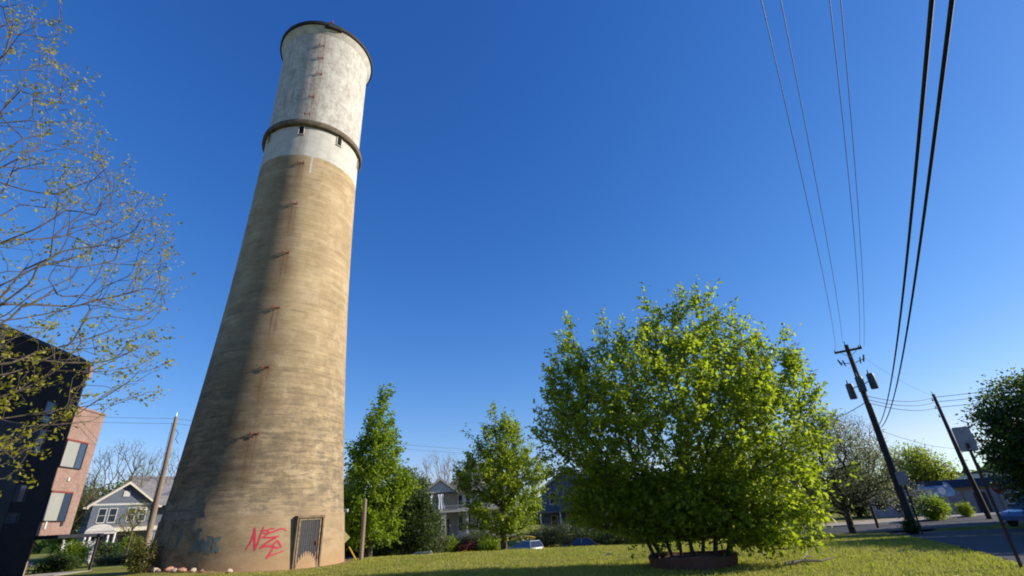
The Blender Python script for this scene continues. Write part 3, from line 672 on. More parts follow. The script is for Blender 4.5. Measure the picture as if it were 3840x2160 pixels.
o = fastmesh('grass', V, np.arange(3 * n).reshape(-1, 3), MAT['blade']); tag(o, 'short rough green grass covering the lawn', 'grass', kind='stuff')

rng = np.random.default_rng(88); m = 320
a = np.radians(rng.uniform(-20, 38, m)); d = np.sqrt(rng.uniform(12.5 ** 2, 29 ** 2, m)); x = np.sin(a) * d; y = np.cos(a) * d
w = (x - RE0[0]) * RN[0] + (y - RE0[1]) * RN[1]; ok = (w < -.5) & (np.hypot(x - TC[0], y - TC[1]) > 4.9); x, y = x[ok], y[ok]
Vl, Fl = leaves(np.stack([x, y, H(x, y) + .03], 1), 9, .04, .065, rng, aspect=.5)
Vl[:, 2] = np.maximum(Vl[:, 2], H(Vl[:, 0], Vl[:, 1]) + .004)
o = fastmesh('lawn_weeds', Vl, Fl, MAT['leaf_mid']); tag(o, 'broad leaved weeds and clover scattered through the lawn', 'weeds', kind='stuff')
# -------------------------------------------------------------- water tower
AZT = -26.85
tx, ty, _ = pol(AZT, 30.8)
# local frame: +x axis points from the tower to the camera side, angle grows to the viewer's right
TROT = math.atan2(-ty, -tx)
tower = thing('water_tower', 'tall tapering tan concrete tower with a white upper drum and a dark rim', 'tower', (tx, ty, 0), TROT)
PROF = [(-.4, 4.50), (0, 4.46), (1.2, 4.36), (2.33, 4.27), (2.36, 4.22), (3.85, 4.07), (5.5, 3.95), (8, 3.77), (11, 3.58), (14, 3.42), (17, 3.31), (20, 3.23), (23.64, 3.155), (26.1, 3.13)]
def tr_(z): return float(np.interp(z, [p[0] for p in PROF], [p[1] for p in PROF]))
def tp(ang, z, off=0.0):
    r = tr_(z) + off if z < 26.2 else 3.11 + off; a = R(ang); return (r * math.cos(a), r * math.sin(a), z)

def rev_uv(name, prof, mat, parent, n=144):
    V, F, UV = [], [], []
    m = len(prof)
    for k in range(n + 1):
        a = R(-180 + 360 * k / n)
        for r, z in prof: V.append((r * math.cos(a), r * math.sin(a), z))
    for k in range(n):
        for j in range(m - 1): F.append((k * m + j, (k + 1) * m + j, (k + 1) * m + j + 1, k * m + j + 1))
    me = bpy.data.meshes.new(name); me.from_pydata(V, [], F); uv = me.uv_layers.new(name='UVMap')
    for p in me.polygons:
        for li, vi in zip(p.loop_indices, p.vertices):
            k, j = divmod(vi, m); uv.data[li].uv = (-180 + 360 * k / n, prof[j][1])
    me.materials.append(mat); me.polygons.foreach_set('use_smooth', [True] * len(F))
    o = bpy.data.objects.new(name, me); COL.objects.link(o); o.parent = parent; return o

def tower_uv(t):
    uvn = t.add('ShaderNodeUVMap', uv_map='UVMap'); sx = t.add('ShaderNodeSeparateXYZ', {0: uvn.outputs[0]})
    ang, z = sx.outputs[0], sx.outputs[1]
    return ang, z, t.add('ShaderNodeCombineXYZ', {0: t.math('MULTIPLY', ang, .061), 1: z}).outputs[0]

def concrete_tower():
    t = NT('board_marked_concrete'); ang, z, P = tower_uv(t)
    base = t.noise(P, .55, 6, .62, .3)
    c = t.ramp(base, [(.30, (.31, .228, .128)), (.50, (.41, .310, .180)), (.68, (.48, .375, .230))])
    # broad greyer weathering low down, warm tan above
    low = t.ramp(t.math('DIVIDE', z, 24), [(.08, .95), (.26, .85), (.46, .35), (.75, .05)])
    g1 = t.noise(t.mapv(P, (1.0, 1.6, 1)), .9, 7, .7, .5)
    c = t.mix(t.math('MULTIPLY', low, t.ramp(g1, [(.38, .25), (.60, 1)])), c, (.225, .175, .108))
    # formwork boards: faint tone steps and thin broken joints
    bk = t.add('ShaderNodeTexBrick', {'Vector': P, 'Color1': (.80, .80, .80), 'Color2': (1.12, 1.12, 1.12), 'Mortar': (.62, .60, .58), 'Scale': 1.0, 'Mortar Size': .012, 'Mortar Smooth': .3, 'Bias': 0.0, 'Brick Width': 1.55, 'Row Height': .285})
    c = t.mix(t.ramp(t.noise(P, .9, 4), [(.36, .35), (.62, .95)]), c, t.mix(1.0, c, bk.outputs[0], 'MULTIPLY'))
    bl = t.noise(t.mapv(P, (1, 1.2, 1), (5, 2, 0)), .8, 7, .7, .6); c = t.mix(t.ramp(bl, [(.52, 0), (.62, .42)]), c, (.52, .42, .28))
    bl2 = t.noise(t.mapv(P, (1.6, .5, 1), (1, 8, 0)), 1.0, 6, .7, .2); c = t.mix(t.ramp(bl2, [(.56, 0), (.68, .45)]), c, (.22, .16, .10))
    # horizontal pour lines / board marks
    b1 = t.noise(t.mapv(P, (.35, 5.5, 1)), 1.0, 5, .72, .2)
    b2 = t.noise(t.mapv(P, (1.2, 13, 1)), 1.0, 4, .7, .1)
    c = t.mix(t.math('MULTIPLY', t.ramp(b1, [(.38, .38), (.48, 0)]), t.ramp(t.noise(P, .7, 4), [(.42, .05), (.64, 1)])), c, (.25, .185, .115))
    c = t.mix(t.math('MULTIPLY', t.ramp(b2, [(.36, .55), (.43, 0)]), t.ramp(t.noise(t.mapv(P, (1, 1, 1), (7, 3, 0)), 1.1, 4), [(.45, 0), (.6, 1)])), c, (.12, .095, .07))
    c = t.mix(t.ramp(b2, [(.60, 0), (.72, .3)]), c, (.58, .48, .34))
    zz = t.math('FRACT', t.math('DIVIDE', t.math('ADD', z, t.math('MULTIPLY', base, .05)), 1.15))
    lines = t.math('MULTIPLY', t.ramp(zz, [(0, 1), (.03, .3), (.05, 0), (.975, 0), (1, 1)]), t.ramp(t.noise(P, 1.1, 5, .7), [(.44, 0), (.60, .8)]))
    c = t.mix(lines, c, (.11, .078, .05))
    # dark algae patches low, squarish
    pt = t.noise(t.mapv(P, (.9, 4.2, 1)), 1.0, 7, .74, .12); pt2 = t.noise(t.mapv(P, (2.6, 1.3, 1), (3, 1, 0)), 1.0, 6, .8, .1); pt = t.math('ADD', t.math('MULTIPLY', pt, .62), t.math('MULTIPLY', pt2, .38))
    c = t.mix(t.math('MULTIPLY', t.ramp(pt, [(.475, 0), (.56, .8)]), t.ramp(t.math('DIVIDE', z, 24), [(.06, .15), (.12, .9), (.24, .8), (.42, .25), (.6, 0)])), c, (.105, .088, .068))
    # orange clay splash at the foot and smoother plinth
    c = t.mix(t.ramp(z, [(.0, 1), (1, 0)]), c, c)
    ft = t.math('SUBTRACT', 1.0, t.math('DIVIDE', z, 1.1), clamp=True)
    c = t.mix(t.math('MULTIPLY', ft, .8), c, (.40, .225, .115))
    pln = t.math('LESS_THAN', z, 2.36)
    c = t.mix(t.math('MULTIPLY', pln, t.ramp(g1, [(.35, .7), (.65, .25)])), c, (.33, .235, .135))
    # dirt on the left of the plinth
    dl = t.math('MULTIPLY', pln, t.ramp(t.noise(P, 2.1, 6, .75), [(.46, 0), (.60, .65)]))
    dl = t.math('MULTIPLY', dl, t.ramp(t.math('DIVIDE', t.math('ADD', ang, 60), 60), [(.4, 1), (.95, .1)]))
    c = t.mix(dl, c, (.10, .062, .03))
    # broad dark stain band left of the brackets, its brown also painting warm shade
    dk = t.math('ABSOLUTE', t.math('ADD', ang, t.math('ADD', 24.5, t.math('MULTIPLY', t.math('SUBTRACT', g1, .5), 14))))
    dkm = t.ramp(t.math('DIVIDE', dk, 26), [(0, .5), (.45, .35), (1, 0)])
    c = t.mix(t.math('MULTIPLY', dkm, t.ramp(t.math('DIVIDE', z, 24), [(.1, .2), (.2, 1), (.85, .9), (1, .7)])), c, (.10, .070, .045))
    # rust streaks under the brackets
    st = t.noise(t.mapv(t.add('ShaderNodeCombineXYZ', {0: ang, 1: z}).outputs[0], (1.3, .22, 1)), 1.0, 4, .7, .1)
    fr = t.math('FRACT', t.math('DIVIDE', t.math('SUBTRACT', 22.96, z), 3.41))
    band = t.math('ABSOLUTE', t.math('ADD', ang, 11.4))
    m = t.math('MULTIPLY', t.ramp(t.math('DIVIDE', band, 6), [(0, 1), (.55, .75), (.95, 0)]), t.ramp(fr, [(0, 1), (.45, .6), (.9, .12)]))
    m = t.math('MULTIPLY', m, t.ramp(st, [(.38, .05), (.55, 1)])); m = t.math('MULTIPLY', m, t.math('GREATER_THAN', z, 3.2))
    m = t.math('MULTIPLY', m, t.ramp(t.noise(t.mapv(P, (1, .35, 1), (2, 9, 0)), 1.0, 3), [(.35, .35), (.6, 1)])); c = t.mix(t.math('MULTIPLY', m, .8), c, (.15, .075, .045))
    # thin strong lines straight below the bracket pins
    for a0 in (-13.2, -9.2):
        l = t.math('ABSOLUTE', t.math('ADD', ang, t.math('ADD', -a0, t.math('MULTIPLY', t.math('SUBTRACT', st, .5), 1.2))))
        l = t.math('MULTIPLY', t.ramp(t.math('DIVIDE', l, .75), [(0, 1), (1, 0)]), t.ramp(fr, [(0, .95), (.3, .65), (.75, 0)]))
        l = t.math('MULTIPLY', l, t.math('GREATER_THAN', z, 3.2)); l = t.math('MULTIPLY', l, t.ramp(t.noise(t.mapv(P, (.1, 1, 1), (abs(a0), 0, 0)), .55, 4, .8), [(.40, .1), (.58, 1)])); c = t.mix(t.math('MULTIPLY', l, .85), c, (.12, .045, .028))
    # white paint reaching down to an uneven edge, with one drip
    ed = t.math('ADD', 23.64, t.math('MULTIPLY', t.math('SUBTRACT', t.noise(t.mapv(P, (2, 1, 1)), 2.0, 3), .5), .25))
    wht = t.math('GREATER_THAN', z, ed)
    dn = t.math('ABSOLUTE', t.math('ADD', ang, .7))
    drip = t.math('MULTIPLY', t.math('LESS_THAN', dn, t.math('ADD', 1.05, t.math('MULTIPLY', t.math('SUBTRACT', t.noise(P, 6, 2), .5), .7))), t.math('GREATER_THAN', z, 22.3))
    wht = t.math('MAXIMUM', wht, drip)
    wn = t.noise(P, 1.3, 6, .7)
    wc = t.ramp(wn, [(.3, (.42, .40, .36)), (.5, (.52, .505, .46)), (.7, (.58, .565, .52))])
    wr = t.math('MULTIPLY', t.ramp(t.math('DIVIDE', t.math('ABSOLUTE', t.math('ADD', ang, 15)), 7), [(0, .8), (1, 0)]), t.ramp(st, [(.40, .1), (.6, 1)]))
    wc = t.mix(wr, wc, (.20, .12, .085))
    c = t.mix(wht, c, wc)
    fine = t.noise(P, 22, 4, .7)
    t.bump(t.math('ADD', t.math('MULTIPLY', b2, .4), t.math('MULTIPLY', fine, .6)), .3, .03)
    c = t.mix(t.ramp(fine, [(.36, .3), (.6, 0)]), c, (.12, .09, .06))
    return t.fin(c, .92, 0, .15)
def drum_mat():
    t = NT('weathered_white_paint'); ang, z, P = tower_uv(t)
    n = t.noise(P, .9, 7, .68, .4); n2 = t.noise(t.mapv(P, (3, .6, 1)), 1.0, 6, .7)
    c = t.ramp(n, [(.28, (.33, .32, .295)), (.46, (.44, .425, .39)), (.66, (.53, .515, .475))])
    c = t.mix(t.ramp(n2, [(.48, 0), (.66, .6)]), c, (.25, .225, .185))
    n3 = t.noise(P, 3.2, 6, .75, .6)
    c = t.mix(t.ramp(n3, [(.38, .6), (.5, 0)]), c, (.26, .22, .165))
    dk = t.math('ABSOLUTE', t.math('ADD', ang, t.math('ADD', 21, t.math('MULTIPLY', t.math('SUBTRACT', n, .5), 18))))
    c = t.mix(t.math('MULTIPLY', t.ramp(t.math('DIVIDE', dk, 11), [(0, .5), (.4, .25), (1, 0)]), t.ramp(n3, [(.35, 1), (.65, .4)])), c, (.16, .155, .15))
    st = t.noise(t.mapv(t.add('ShaderNodeCombineXYZ', {0: ang, 1: z}).outputs[0], (1.1, .3, 1)), 1.0, 5, .72, .2)
    b = t.math('ABSOLUTE', t.math('ADD', ang, t.math('ADD', 9.5, t.math('MULTIPLY', t.math('SUBTRACT', n2, .5), 7))))
    m = t.math('MULTIPLY', t.ramp(t.math('DIVIDE', b, 9), [(0, 1), (.5, .6), (1, 0)]), t.ramp(st, [(.42, 0), (.60, 1)]))
    c = t.mix(t.math('MULTIPLY', m, .85), c, (.19, .10, .065))
    pe = t.noise(P, 5.5, 6, .8, .3); pm = t.math('MULTIPLY', t.ramp(pe, [(.55, 0), (.60, .85)]), t.ramp(t.math('DIVIDE', t.math('ABSOLUTE', t.math('ADD', ang, 8)), 22), [(0, 1), (.4, .5), (1, .06)]))
    c = t.mix(pm, c, (.17, .12, .085))
    t.bump(n3, .3, .04); return t.fin(c, .85, 0, .2)
MAT['tower'] = concrete_tower(); MAT['drum'] = drum_mat()
MAT['ring'] = M_noisy('dark_stained_ledge', (.065, .052, .036), (.16, .13, .088), 2.5, .9, .4)
MAT['rim'] = M_noisy('tarred_roof_rim', (.016, .015, .015), (.045, .040, .036), 4, .8, .3)
MAT['soffit'] = M_noisy('stained_soffit', (.34, .32, .28), (.52, .50, .45), 1.6, .9, .2)
dense = []
for (z0, r0), (z1, r1) in zip(PROF[:-1], PROF[1:]):
    k = max(1, int((z1 - z0) / 1.0))
    for q in range(k): dense.append((r0 + (r1 - r0) * q / k, z0 + (z1 - z0) * q / k))
dense.append((3.13, 26.1))
shaft = rev_uv('shaft', dense, MAT['tower'], tower)
rev_uv('drum', [(3.11, 26.5), (3.11, 29), (3.12, 32), (3.13, 34.9), (3.16, 35.3)], MAT['drum'], tower)
MB().lathe([(3.10, 26.06), (3.34, 26.13), (3.37, 26.18), (3.37, 26.48), (3.34, 26.54), (3.09, 26.6)], 144).build('ledge_ring', MAT['ring'], tower, True)
MB().lathe([(3.13, 35.24), (3.24, 35.42), (3.40, 35.85), (3.42, 35.93)], 144).build('soffit', MAT['soffit'], tower, True)
MB().lathe([(3.38, 35.90), (3.52, 35.90), (3.53, 36.17), (3.45, 36.24), (0, 36.9)], 144).build('roof', MAT['rim'], tower, True)
# hatch, lamp and rust at the lip above the brackets
def radial_box(mb, ang, r, z, sr, st_, sz):
    a = R(ang); mb.box((r * math.cos(a), r * math.sin(a), z), (sr, st_, sz), a); return mb
hb = MB(); radial_box(hb, 3, 3.40, 35.86, .32, 1.0, .26); radial_box(hb, -6, 3.38, 35.80, .25, .4, .2); hb.build('ladder_hatch', MAT['black_iron'], tower, bevel=.02)
lm = MB(); a = R(-1.5); lm.tube([(3.3 * math.cos(a), 3.3 * math.sin(a), 36.2), (3.3 * math.cos(a), 3.3 * math.sin(a), 36.5)], .035, 8)
lm.tube([(3.3 * math.cos(a), 3.3 * math.sin(a), 36.5), (3.3 * math.cos(a), 3.3 * math.sin(a), 36.72)], [.10, .06], 8)
MAT['red_lens'] = M_noisy('red_beacon_lens', (.35, .05, .05), (.45, .08, .08), 4, .3, 0)
lm.build('beacon', MAT['red_lens'], tower, True)
def bracket(ang, z, r, tilt=0.0):
    mb = MB(); w = .16
    for s in (-1, 1):
        a = R(ang + s * math.degrees(w / r)); c, sn = math.cos(a), math.sin(a)
        mb.tube([((r - .05) * c, (r - .05) * sn, z), ((r + .17) * c, (r + .17) * sn, z + .02)], .03, 6)
        mb.tube([((r + .155) * c, (r + .155) * sn, z + .08), ((r + .155) * c, (r + .155) * sn, z - .10)], .028, 6)
    a0, a1 = R(ang - math.degrees(w / r)), R(ang + math.degrees(w / r))
    mb.tube([((r + .10) * math.cos(a0), (r + .10) * math.sin(a0), z - .03), ((r + .10) * math.cos(a1), (r + .10) * math.sin(a1), z - .03)], .022, 6)
    return mb.build('ladder_bracket', MAT['iron'], tower, True)
for a, z in ((-11.6, 22.96), (-11.4, 19.75), (-11.2, 16.23), (-11.1, 12.7), (-10.8, 9.29), (-10.0, 5.93)): bracket(a, z, tr_(z))
for a, z in ((-10.0, 34.0), (-9.2, 32.7), (-7.5, 31.1), (-12.4, 28.8), (-12.8, 26.9)): bracket(a, z, 3.12 if z > 27 else 3.40)
MAT['void'] = M_noisy('black_opening', (.004, .004, .004), (.008, .007, .007), 4, .9, 0)
for a, z in ((-17.5, 25.72), (28.2, 25.72), (-64.0, 25.8), (74, 25.72)):
    wf = MB(); w2 = .15
    for s in (-1, 1): radial_box(wf, a + s * math.degrees(.175 / 3.13), 3.13, z, .12, .05, .72)
    radial_box(wf, a, 3.13, z + .37, .12, .40, .05); radial_box(wf, a, 3.14, z - .37, .16, .42, .05)
    o = wf.build('window', MAT['drum'] if False else MAT['soffit'], tower)
    p = MB(); radial_box(p, a, 3.12, z, .06, .30, .69); p.build('opening', MAT['void'], o)
# painted marks: ribbons hugging the shaft
def stroke(mb, pts, w, off=.006, th=.004):
    P = []
    for k in range(len(pts) - 1):
        for q in range(6):
            t = q / 6; P.append((pts[k][0] + (pts[k + 1][0] - pts[k][0]) * t, pts[k][1] + (pts[k + 1][1] - pts[k][1]) * t))
    P.append(pts[-1]); n0 = len(mb.v); m = len(P)
    for i, (a, z) in enumerate(P):
        k = R(1) * tr_(z)
        a2, z2 = P[min(i + 1, m - 1)]; a1, z1 = P[max(i - 1, 0)]
        dx, dz = (a2 - a1) * k, z2 - z1; l = math.hypot(dx, dz) or 1; nx, nz = -dz / l, dx / l
        ww = w * (.55 + .45 * math.sin(math.pi * (i + 1.5) / (m + 2))) / 2
        for s, o in ((1, off), (-1, off), (-1, off + th), (1, off + th)): mb.v.append(tp(a + s * nx * ww / k, z + s * nz * ww, o))
    for i in range(m - 1):
        q = n0 + i * 4
        for e in range(4): mb.f.append((q + e, q + (e + 1) % 4, q + 4 + (e + 1) % 4, q + 4 + e))
    mb.f.append((n0, n0 + 1, n0 + 2, n0 + 3)); q = n0 + (m - 1) * 4; mb.f.append((q + 3, q + 2, q + 1, q))
def gz(x, y):   # sketch coordinates of the tag -> angle and height on the plinth
    ang = -.9 + (x - 490) * (17.7 / 560); z = 1.83 - (y - 600) * .00226 - (x - 490) * .00024 * 1.0; return (ang, z)
MAT['spray_red'] = M_noisy('red_spray_paint', (.36, .022, .045), (.50, .04, .07), 6, .6, 0)
MAT['spray_teal'] = M_noisy('faded_teal_paint', (.085, .115, .110), (.16, .175, .165), 5, .8, .1)
red = MB()
for pts, w in (([(490, 600), (485, 740), (455, 860), (400, 990)], .10), ([(500, 620), (510, 760), (528, 900), (545, 1000)], .12), ([(545, 1000), (580, 860), (610, 700), (640, 575)], .10),
               ([(590, 650), (650, 650), (715, 640), (735, 680), (690, 735), (630, 775)], .09), ([(700, 640), (760, 610), (830, 600)], .07), ([(640, 690), (720, 700), (790, 670), (850, 640), (930, 605), (1000, 600), (1045, 635)], .10),
               ([(650, 770), (780, 765), (920, 730)], .09), ([(920, 730), (820, 790), (720, 860), (620, 960)], .12), ([(620, 960), (700, 920), (800, 915), (900, 935)], .11),
               ([(830, 900), (880, 840), (905, 815), (950, 870), (990, 925)], .11), ([(990, 925), (920, 940), (840, 935)], .09), ([(850, 900), (820, 1000), (780, 1070), (745, 1130)], .12), ([(745, 1130), (820, 1070), (930, 1030), (1040, 990)], .07)):
    stroke(red, [gz(*p) for p in pts], w * .78)
red.build('red_graffiti', MAT['spray_red'], tower)
teal = MB()
for pts, w in (([(-33, 1.82), (-29.5, 1.86)], .16), ([(-31.2, 1.85), (-31.2, 1.2), (-33.4, 1.0)], .2), ([(-27.6, 1.5), (-29.3, 1.3), (-27.8, 1.02), (-26.0, 1.2), (-27.6, 1.5)], .17),
               ([(-24.6, 1.6), (-24.4, 1.02)], .18), ([(-24.5, 1.55), (-22.2, 1.5)], .14), ([(-24.4, 1.3), (-22.4, 1.28)], .13), ([(-24.4, 1.02), (-21.8, .98)], .15),
               ([(-20.6, 1.52), (-20.4, .98)], .17), ([(-20.4, 1.3), (-18.2, 1.55)], .14), ([(-20.4, 1.25), (-17.6, .95)], .15)):
    stroke(teal, pts, w)
teal.build('teal_graffiti', MAT['spray_teal'], tower)
teal = MB(); stroke(teal, [(-42.8, 1.95), (-43.4, 1.7), (-44.0, 1.35), (-45.6, 1.2)], .2)
teal.build('teal_graffiti', MAT['spray_teal'], tower)
# projecting door case
MAT['door'] = M_noisy('weathered_dark_door', (.016, .016, .020), (.050, .048, .055), 5, .6, .3, (1, 1, .15), metal=.2)
MAT['door_paint'] = M_noisy('peeling_cream_frame', (.045, .032, .024), (.30, .235, .15), 12, .8, .3, (1, 1, .5))
MAT['surround'] = M_noisy('door_surround_timber', (.10, .07, .045), (.20, .145, .09), 3, .9, .3)
def door_frame(parent):
    ac = R(30.9); r0 = 4.45
    M4 = Matrix.Rotation(ac, 4, 'Z')
    def put(mb, name, mat, par, **kw):
        mb.v = [tuple(M4 @ Vector(v)) for v in mb.v]; return mb.build(name, mat, par, **kw)
    # local: x outward, y to viewer's right
    s = MB(); s.bb(3.8, r0 + .02, -.74, -.66, -.1, 2.10).bb(3.8, r0 + .0, .66, .74, -.1, 2.10); s.bb(3.8, r0 + .03, -.74, .74, 2.10, 2.22)
    sur = put(s, 'door_surround', MAT['surround'], parent, bevel=.015)
    f = MB(); f.bb(r0 - .10, r0 - .01, -.60, -.52, 0, 2.02).bb(r0 - .10, r0 - .01, .52, .58, 0, 2.02).bb(r0 - .10, r0 - .01, -.60, .58, 2.02, 2.07)
    put(f, 'door_frame', MAT['door_paint'], parent)
    v = MB(); v.bb(3.85, 4.2, -.658, .658, 0, 2.095); put(v, 'recess', MAT['void'], parent)
    d = MB(); d.bb(r0 - .09, r0 - .05, -.52, .52, .04, 2.05)
    for k in range(9):
        y = -.46 + k * .115; d.bb(r0 - .05, r0 - .038, y - .028, y + .028, .06, 2.03)
    do = put(d, 'door', MAT['door'], parent, bevel=.006)
    hdl = MB(); hdl.bb(r0 - .05, r0 + .03, .38, .43, .95, 1.12); put(hdl, 'handle', MAT['iron'], do)
    gr = MB(); rg = random.Random(4)
    MATd = MAT['door_pink']
    for k in range(9):
        y = -.46 + k * .115; hgt = rg.uniform(.1, .7); gr.bb(r0 - .037, r0 - .035, y - .026, y + .026, .06 + rg.uniform(0, .2), .06 + hgt)
    put(gr, 'paint_splash', MATd, do)
MAT['door_pink'] = M_noisy('pinkish_paint_scraps', (.10, .05, .06), (.30, .12, .13), 9, .7, 0)
door_frame(tower)
# stones, white litter and posts round the foot
MAT['rubble'] = M_noisy('pale_rubble', (.30, .23, .17), (.52, .42, .33), 6, .9, .5)
rg = random.Random(12)
def rock(seed, s):
    r = random.Random(seed); mb = MB(); n, m = 8, 5
    for j in range(m + 1):
        for k in range(n):
            a, b = 2 * math.pi * k / n, math.pi * j / m; q = r.uniform(.75, 1.15)
            mb.v.append((s * q * math.sin(b) * math.cos(a), s * .75 * q * math.sin(b) * math.sin(a), s * .55 * q * math.cos(b)))
    for j in range(m):
        for k in range(n): mb.f.append((j * n + k, j * n + (k + 1) % n, (j + 1) * n + (k + 1) % n, (j + 1) * n + k))
    return mb
places = [(-54, 'orange stone at the far left end of the row by the tower foot', .22), (-48, 'pale stone second from the left by the tower foot', .17), (-44.5, 'small cream stone third from the left by the tower foot', .14), (-40, 'broad pinkish stone at the tower foot below the left teal mark', .2), (-36, 'pale stone at the tower foot left of the wide teal writing', .15), (-31, 'rough reddish stone below the wide teal writing', .19),
          (-26.5, 'cream stone below the right end of the teal writing', .16), (-22, 'small orange stone right of the teal writing', .13), (-9, 'flat cream stone at the tower foot left of the red writing', .16)]
MAT['rubble_red'] = M_noisy('brick_rubble', (.30, .14, .09), (.46, .25, .17), 6, .9, .5)
for k, (a, lab, s) in enumerate(places):
    o = rock(40 + k, s).build('stone', MAT['rubble_red'] if k in (0, 3, 5, 7) else MAT['rubble'], None, True)
    aa = TROT + R(a); rr = 4.46 + .28 + .1 * (k % 3); o.location = (tx + rr * math.cos(aa), ty + rr * math.sin(aa), s * .42 + h1(tx + rr * math.cos(aa), ty + rr * math.sin(aa))); o.rotation_euler[2] = k * 1.3
    tag(o, lab, 'stone', 'stones along the tower foot')

def at(az, d): p = pol(az, d); return (p[0], p[1], h1(p[0], p[1]))
p = at(-16.95, 30.6); po = thing('timber_post', 'short grey timber post on the lawn edge right of the tower', 'post', p)
MB().tube([(0, 0, -.1), (.01, 0, 1.5), (.0, .02, 2.95)], [.115, .105, .095], 10).build('post', MAT['wood_pole'], po, True)
MB().tube([(0, .02, 2.95), (0, .02, 3.0)], [.10, .03], 10).build('cap', MAT['bark_pale'], po, True)
MAT['yellow'] = M_noisy('yellow_plastic', (.55, .36, .02), (.68, .46, .03), 3, .5, 0)
q = at(-18.6, 33.6); gw = MB(); gw.tube([(-.1, 0, .6), (.55, -.6, -.05)], .035, 8)
o = gw.build('guy_guard', MAT['yellow']); o.location = at(-18.0, 31.6); tag(o, 'slanting yellow plastic guard on the wire anchor at the tower edge', 'wire guard')
sg = thing('road_sign', 'pale yellow road sign half hidden behind the right edge of the tower', 'sign', at(-18.75, 40))
MB().tube([(0, 0, 0), (0, 0, 3.9)], .035, 8).build('post', MAT['black_iron'], sg, True)
MAT['sign_yellow'] = M_noisy('faded_yellow_sign', (.60, .50, .22), (.70, .60, .30), 3, .5, 0)
mb = MB(); mb.prism([(0, 1.75), (.42, 2.17), (0, 2.59), (-.42, 2.17)], -.06, -.045, 'y'); o = mb.build('sign_plate', MAT['sign_yellow'], sg); o.rotation_euler[2] = R(15)
MB().box((0, 0, 3.9), (.3, .2, .22)).build('lamp_head', MAT['white'], sg, bevel=.03)
lit = MB(); lit.v = [(-.16, -.05, .02), (0, -.09, .10), (.17, -.03, .03), (.12, .08, .02), (-.02, .05, .12), (-.14, .08, .02)]; lit.f = [(0, 1, 4, 5), (1, 2, 3, 4), (0, 5, 3, 2), (0, 2, 1), (3, 5, 4)]
o = lit.build('litter', MAT['white']); o.location = at(8.3, 22.4); tag(o, 'crumpled scrap of white litter on the lawn left of the big tree', 'litter')

# -------------------------------------------------------------- house tools
def win(par, x, z, w, h, y=0.0, mat_frame='white', pane='glass', muntin=True, name='window', fr=.07, facing=-1, dep=.05):
    f = MB(); yy0, yy1 = (y - dep, y + .01) if facing < 0 else (y - .01, y + dep)
    f.bb(x - w / 2 - fr, x - w / 2, yy0, yy1, z - fr, z + h + fr).bb(x + w / 2, x + w / 2 + fr, yy0, yy1, z - fr, z + h + fr)
    f.bb(x - w / 2, x + w / 2, yy0, yy1, z + h, z + h + fr).bb(x - w / 2 - .03, x + w / 2 + .03, yy0 - .03, yy1, z - fr - .03, z)
    if muntin: f.bb(x - w / 2, x + w / 2, yy0 + .01, yy1, z + h / 2 - .02, z + h / 2 + .02)
    o = f.build(name, MAT[mat_frame], par)
    p = MB(); p.bb(x - w / 2, x + w / 2, y - .014, y - .004, z, z + h); p.build('pane', MAT[pane], o)
    return o
def gable_y(mb, x0, x1, y0, y1, ze, zr, th=.14, over=.3):
    """gable roof, ridge along y (gable faces the front at y0)"""
    xm = (x0 + x1) / 2; sl = (zr - ze) / ((x1 - x0) / 2)
    a = [(x0 - over, ze - over * sl), (xm, zr), (x1 + over, ze - over * sl), (x1 + over, ze - over * sl + th), (xm, zr + th), (x0 - over, ze - over * sl + th)]
    return mb.prism(a, y0 - over, y1 + over, 'y')
def gable_x(mb, x0, x1, y0, y1, ze, zr, th=.14, over=.3):
    ym = (y0 + y1) / 2; sl = (zr - ze) / ((y1 - y0) / 2)
    a = [(y0 - over, ze - over * sl), (ym, zr), (y1 + over, ze - over * sl), (y1 + over, ze - over * sl + th), (ym, zr + th), (y0 - over, ze - over * sl + th)]
    return mb.prism(a, x0 - over, x1 + over, 'x')
MAT['siding_blue'] = M_siding('slate_blue_siding', (.085, .105, .14), (.12, .14, .18))
MAT['siding_grey'] = M_siding('pale_grey_siding', (.42, .41, .41), (.52, .50, .48))
MAT['siding_royal'] = M_siding('blue_siding', (.06, .09, .17), (.09, .125, .22))
MAT['shingle'] = M_shingle('grey_shingles', (.19, .18, .19), (.27, .26, .27))
MAT['shingle_dk'] = M_shingle('brown_grey_shingles', (.13, .115, .12), (.19, .17, .175))
MAT['brick_fnd'] = M_brick('porch_foundation_brick', (.17, .08, .06), (.24, .12, .09), (.28, .26, .23))
MAT['door_wood'] = M_noisy('dark_front_door', (.03, .022, .018), (.06, .045, .035), 3, .5, .1)
MAT['cloth'] = M_noisy('white_cloth', (.70, .68, .72), (.80, .78, .80), 3, .8, .2)

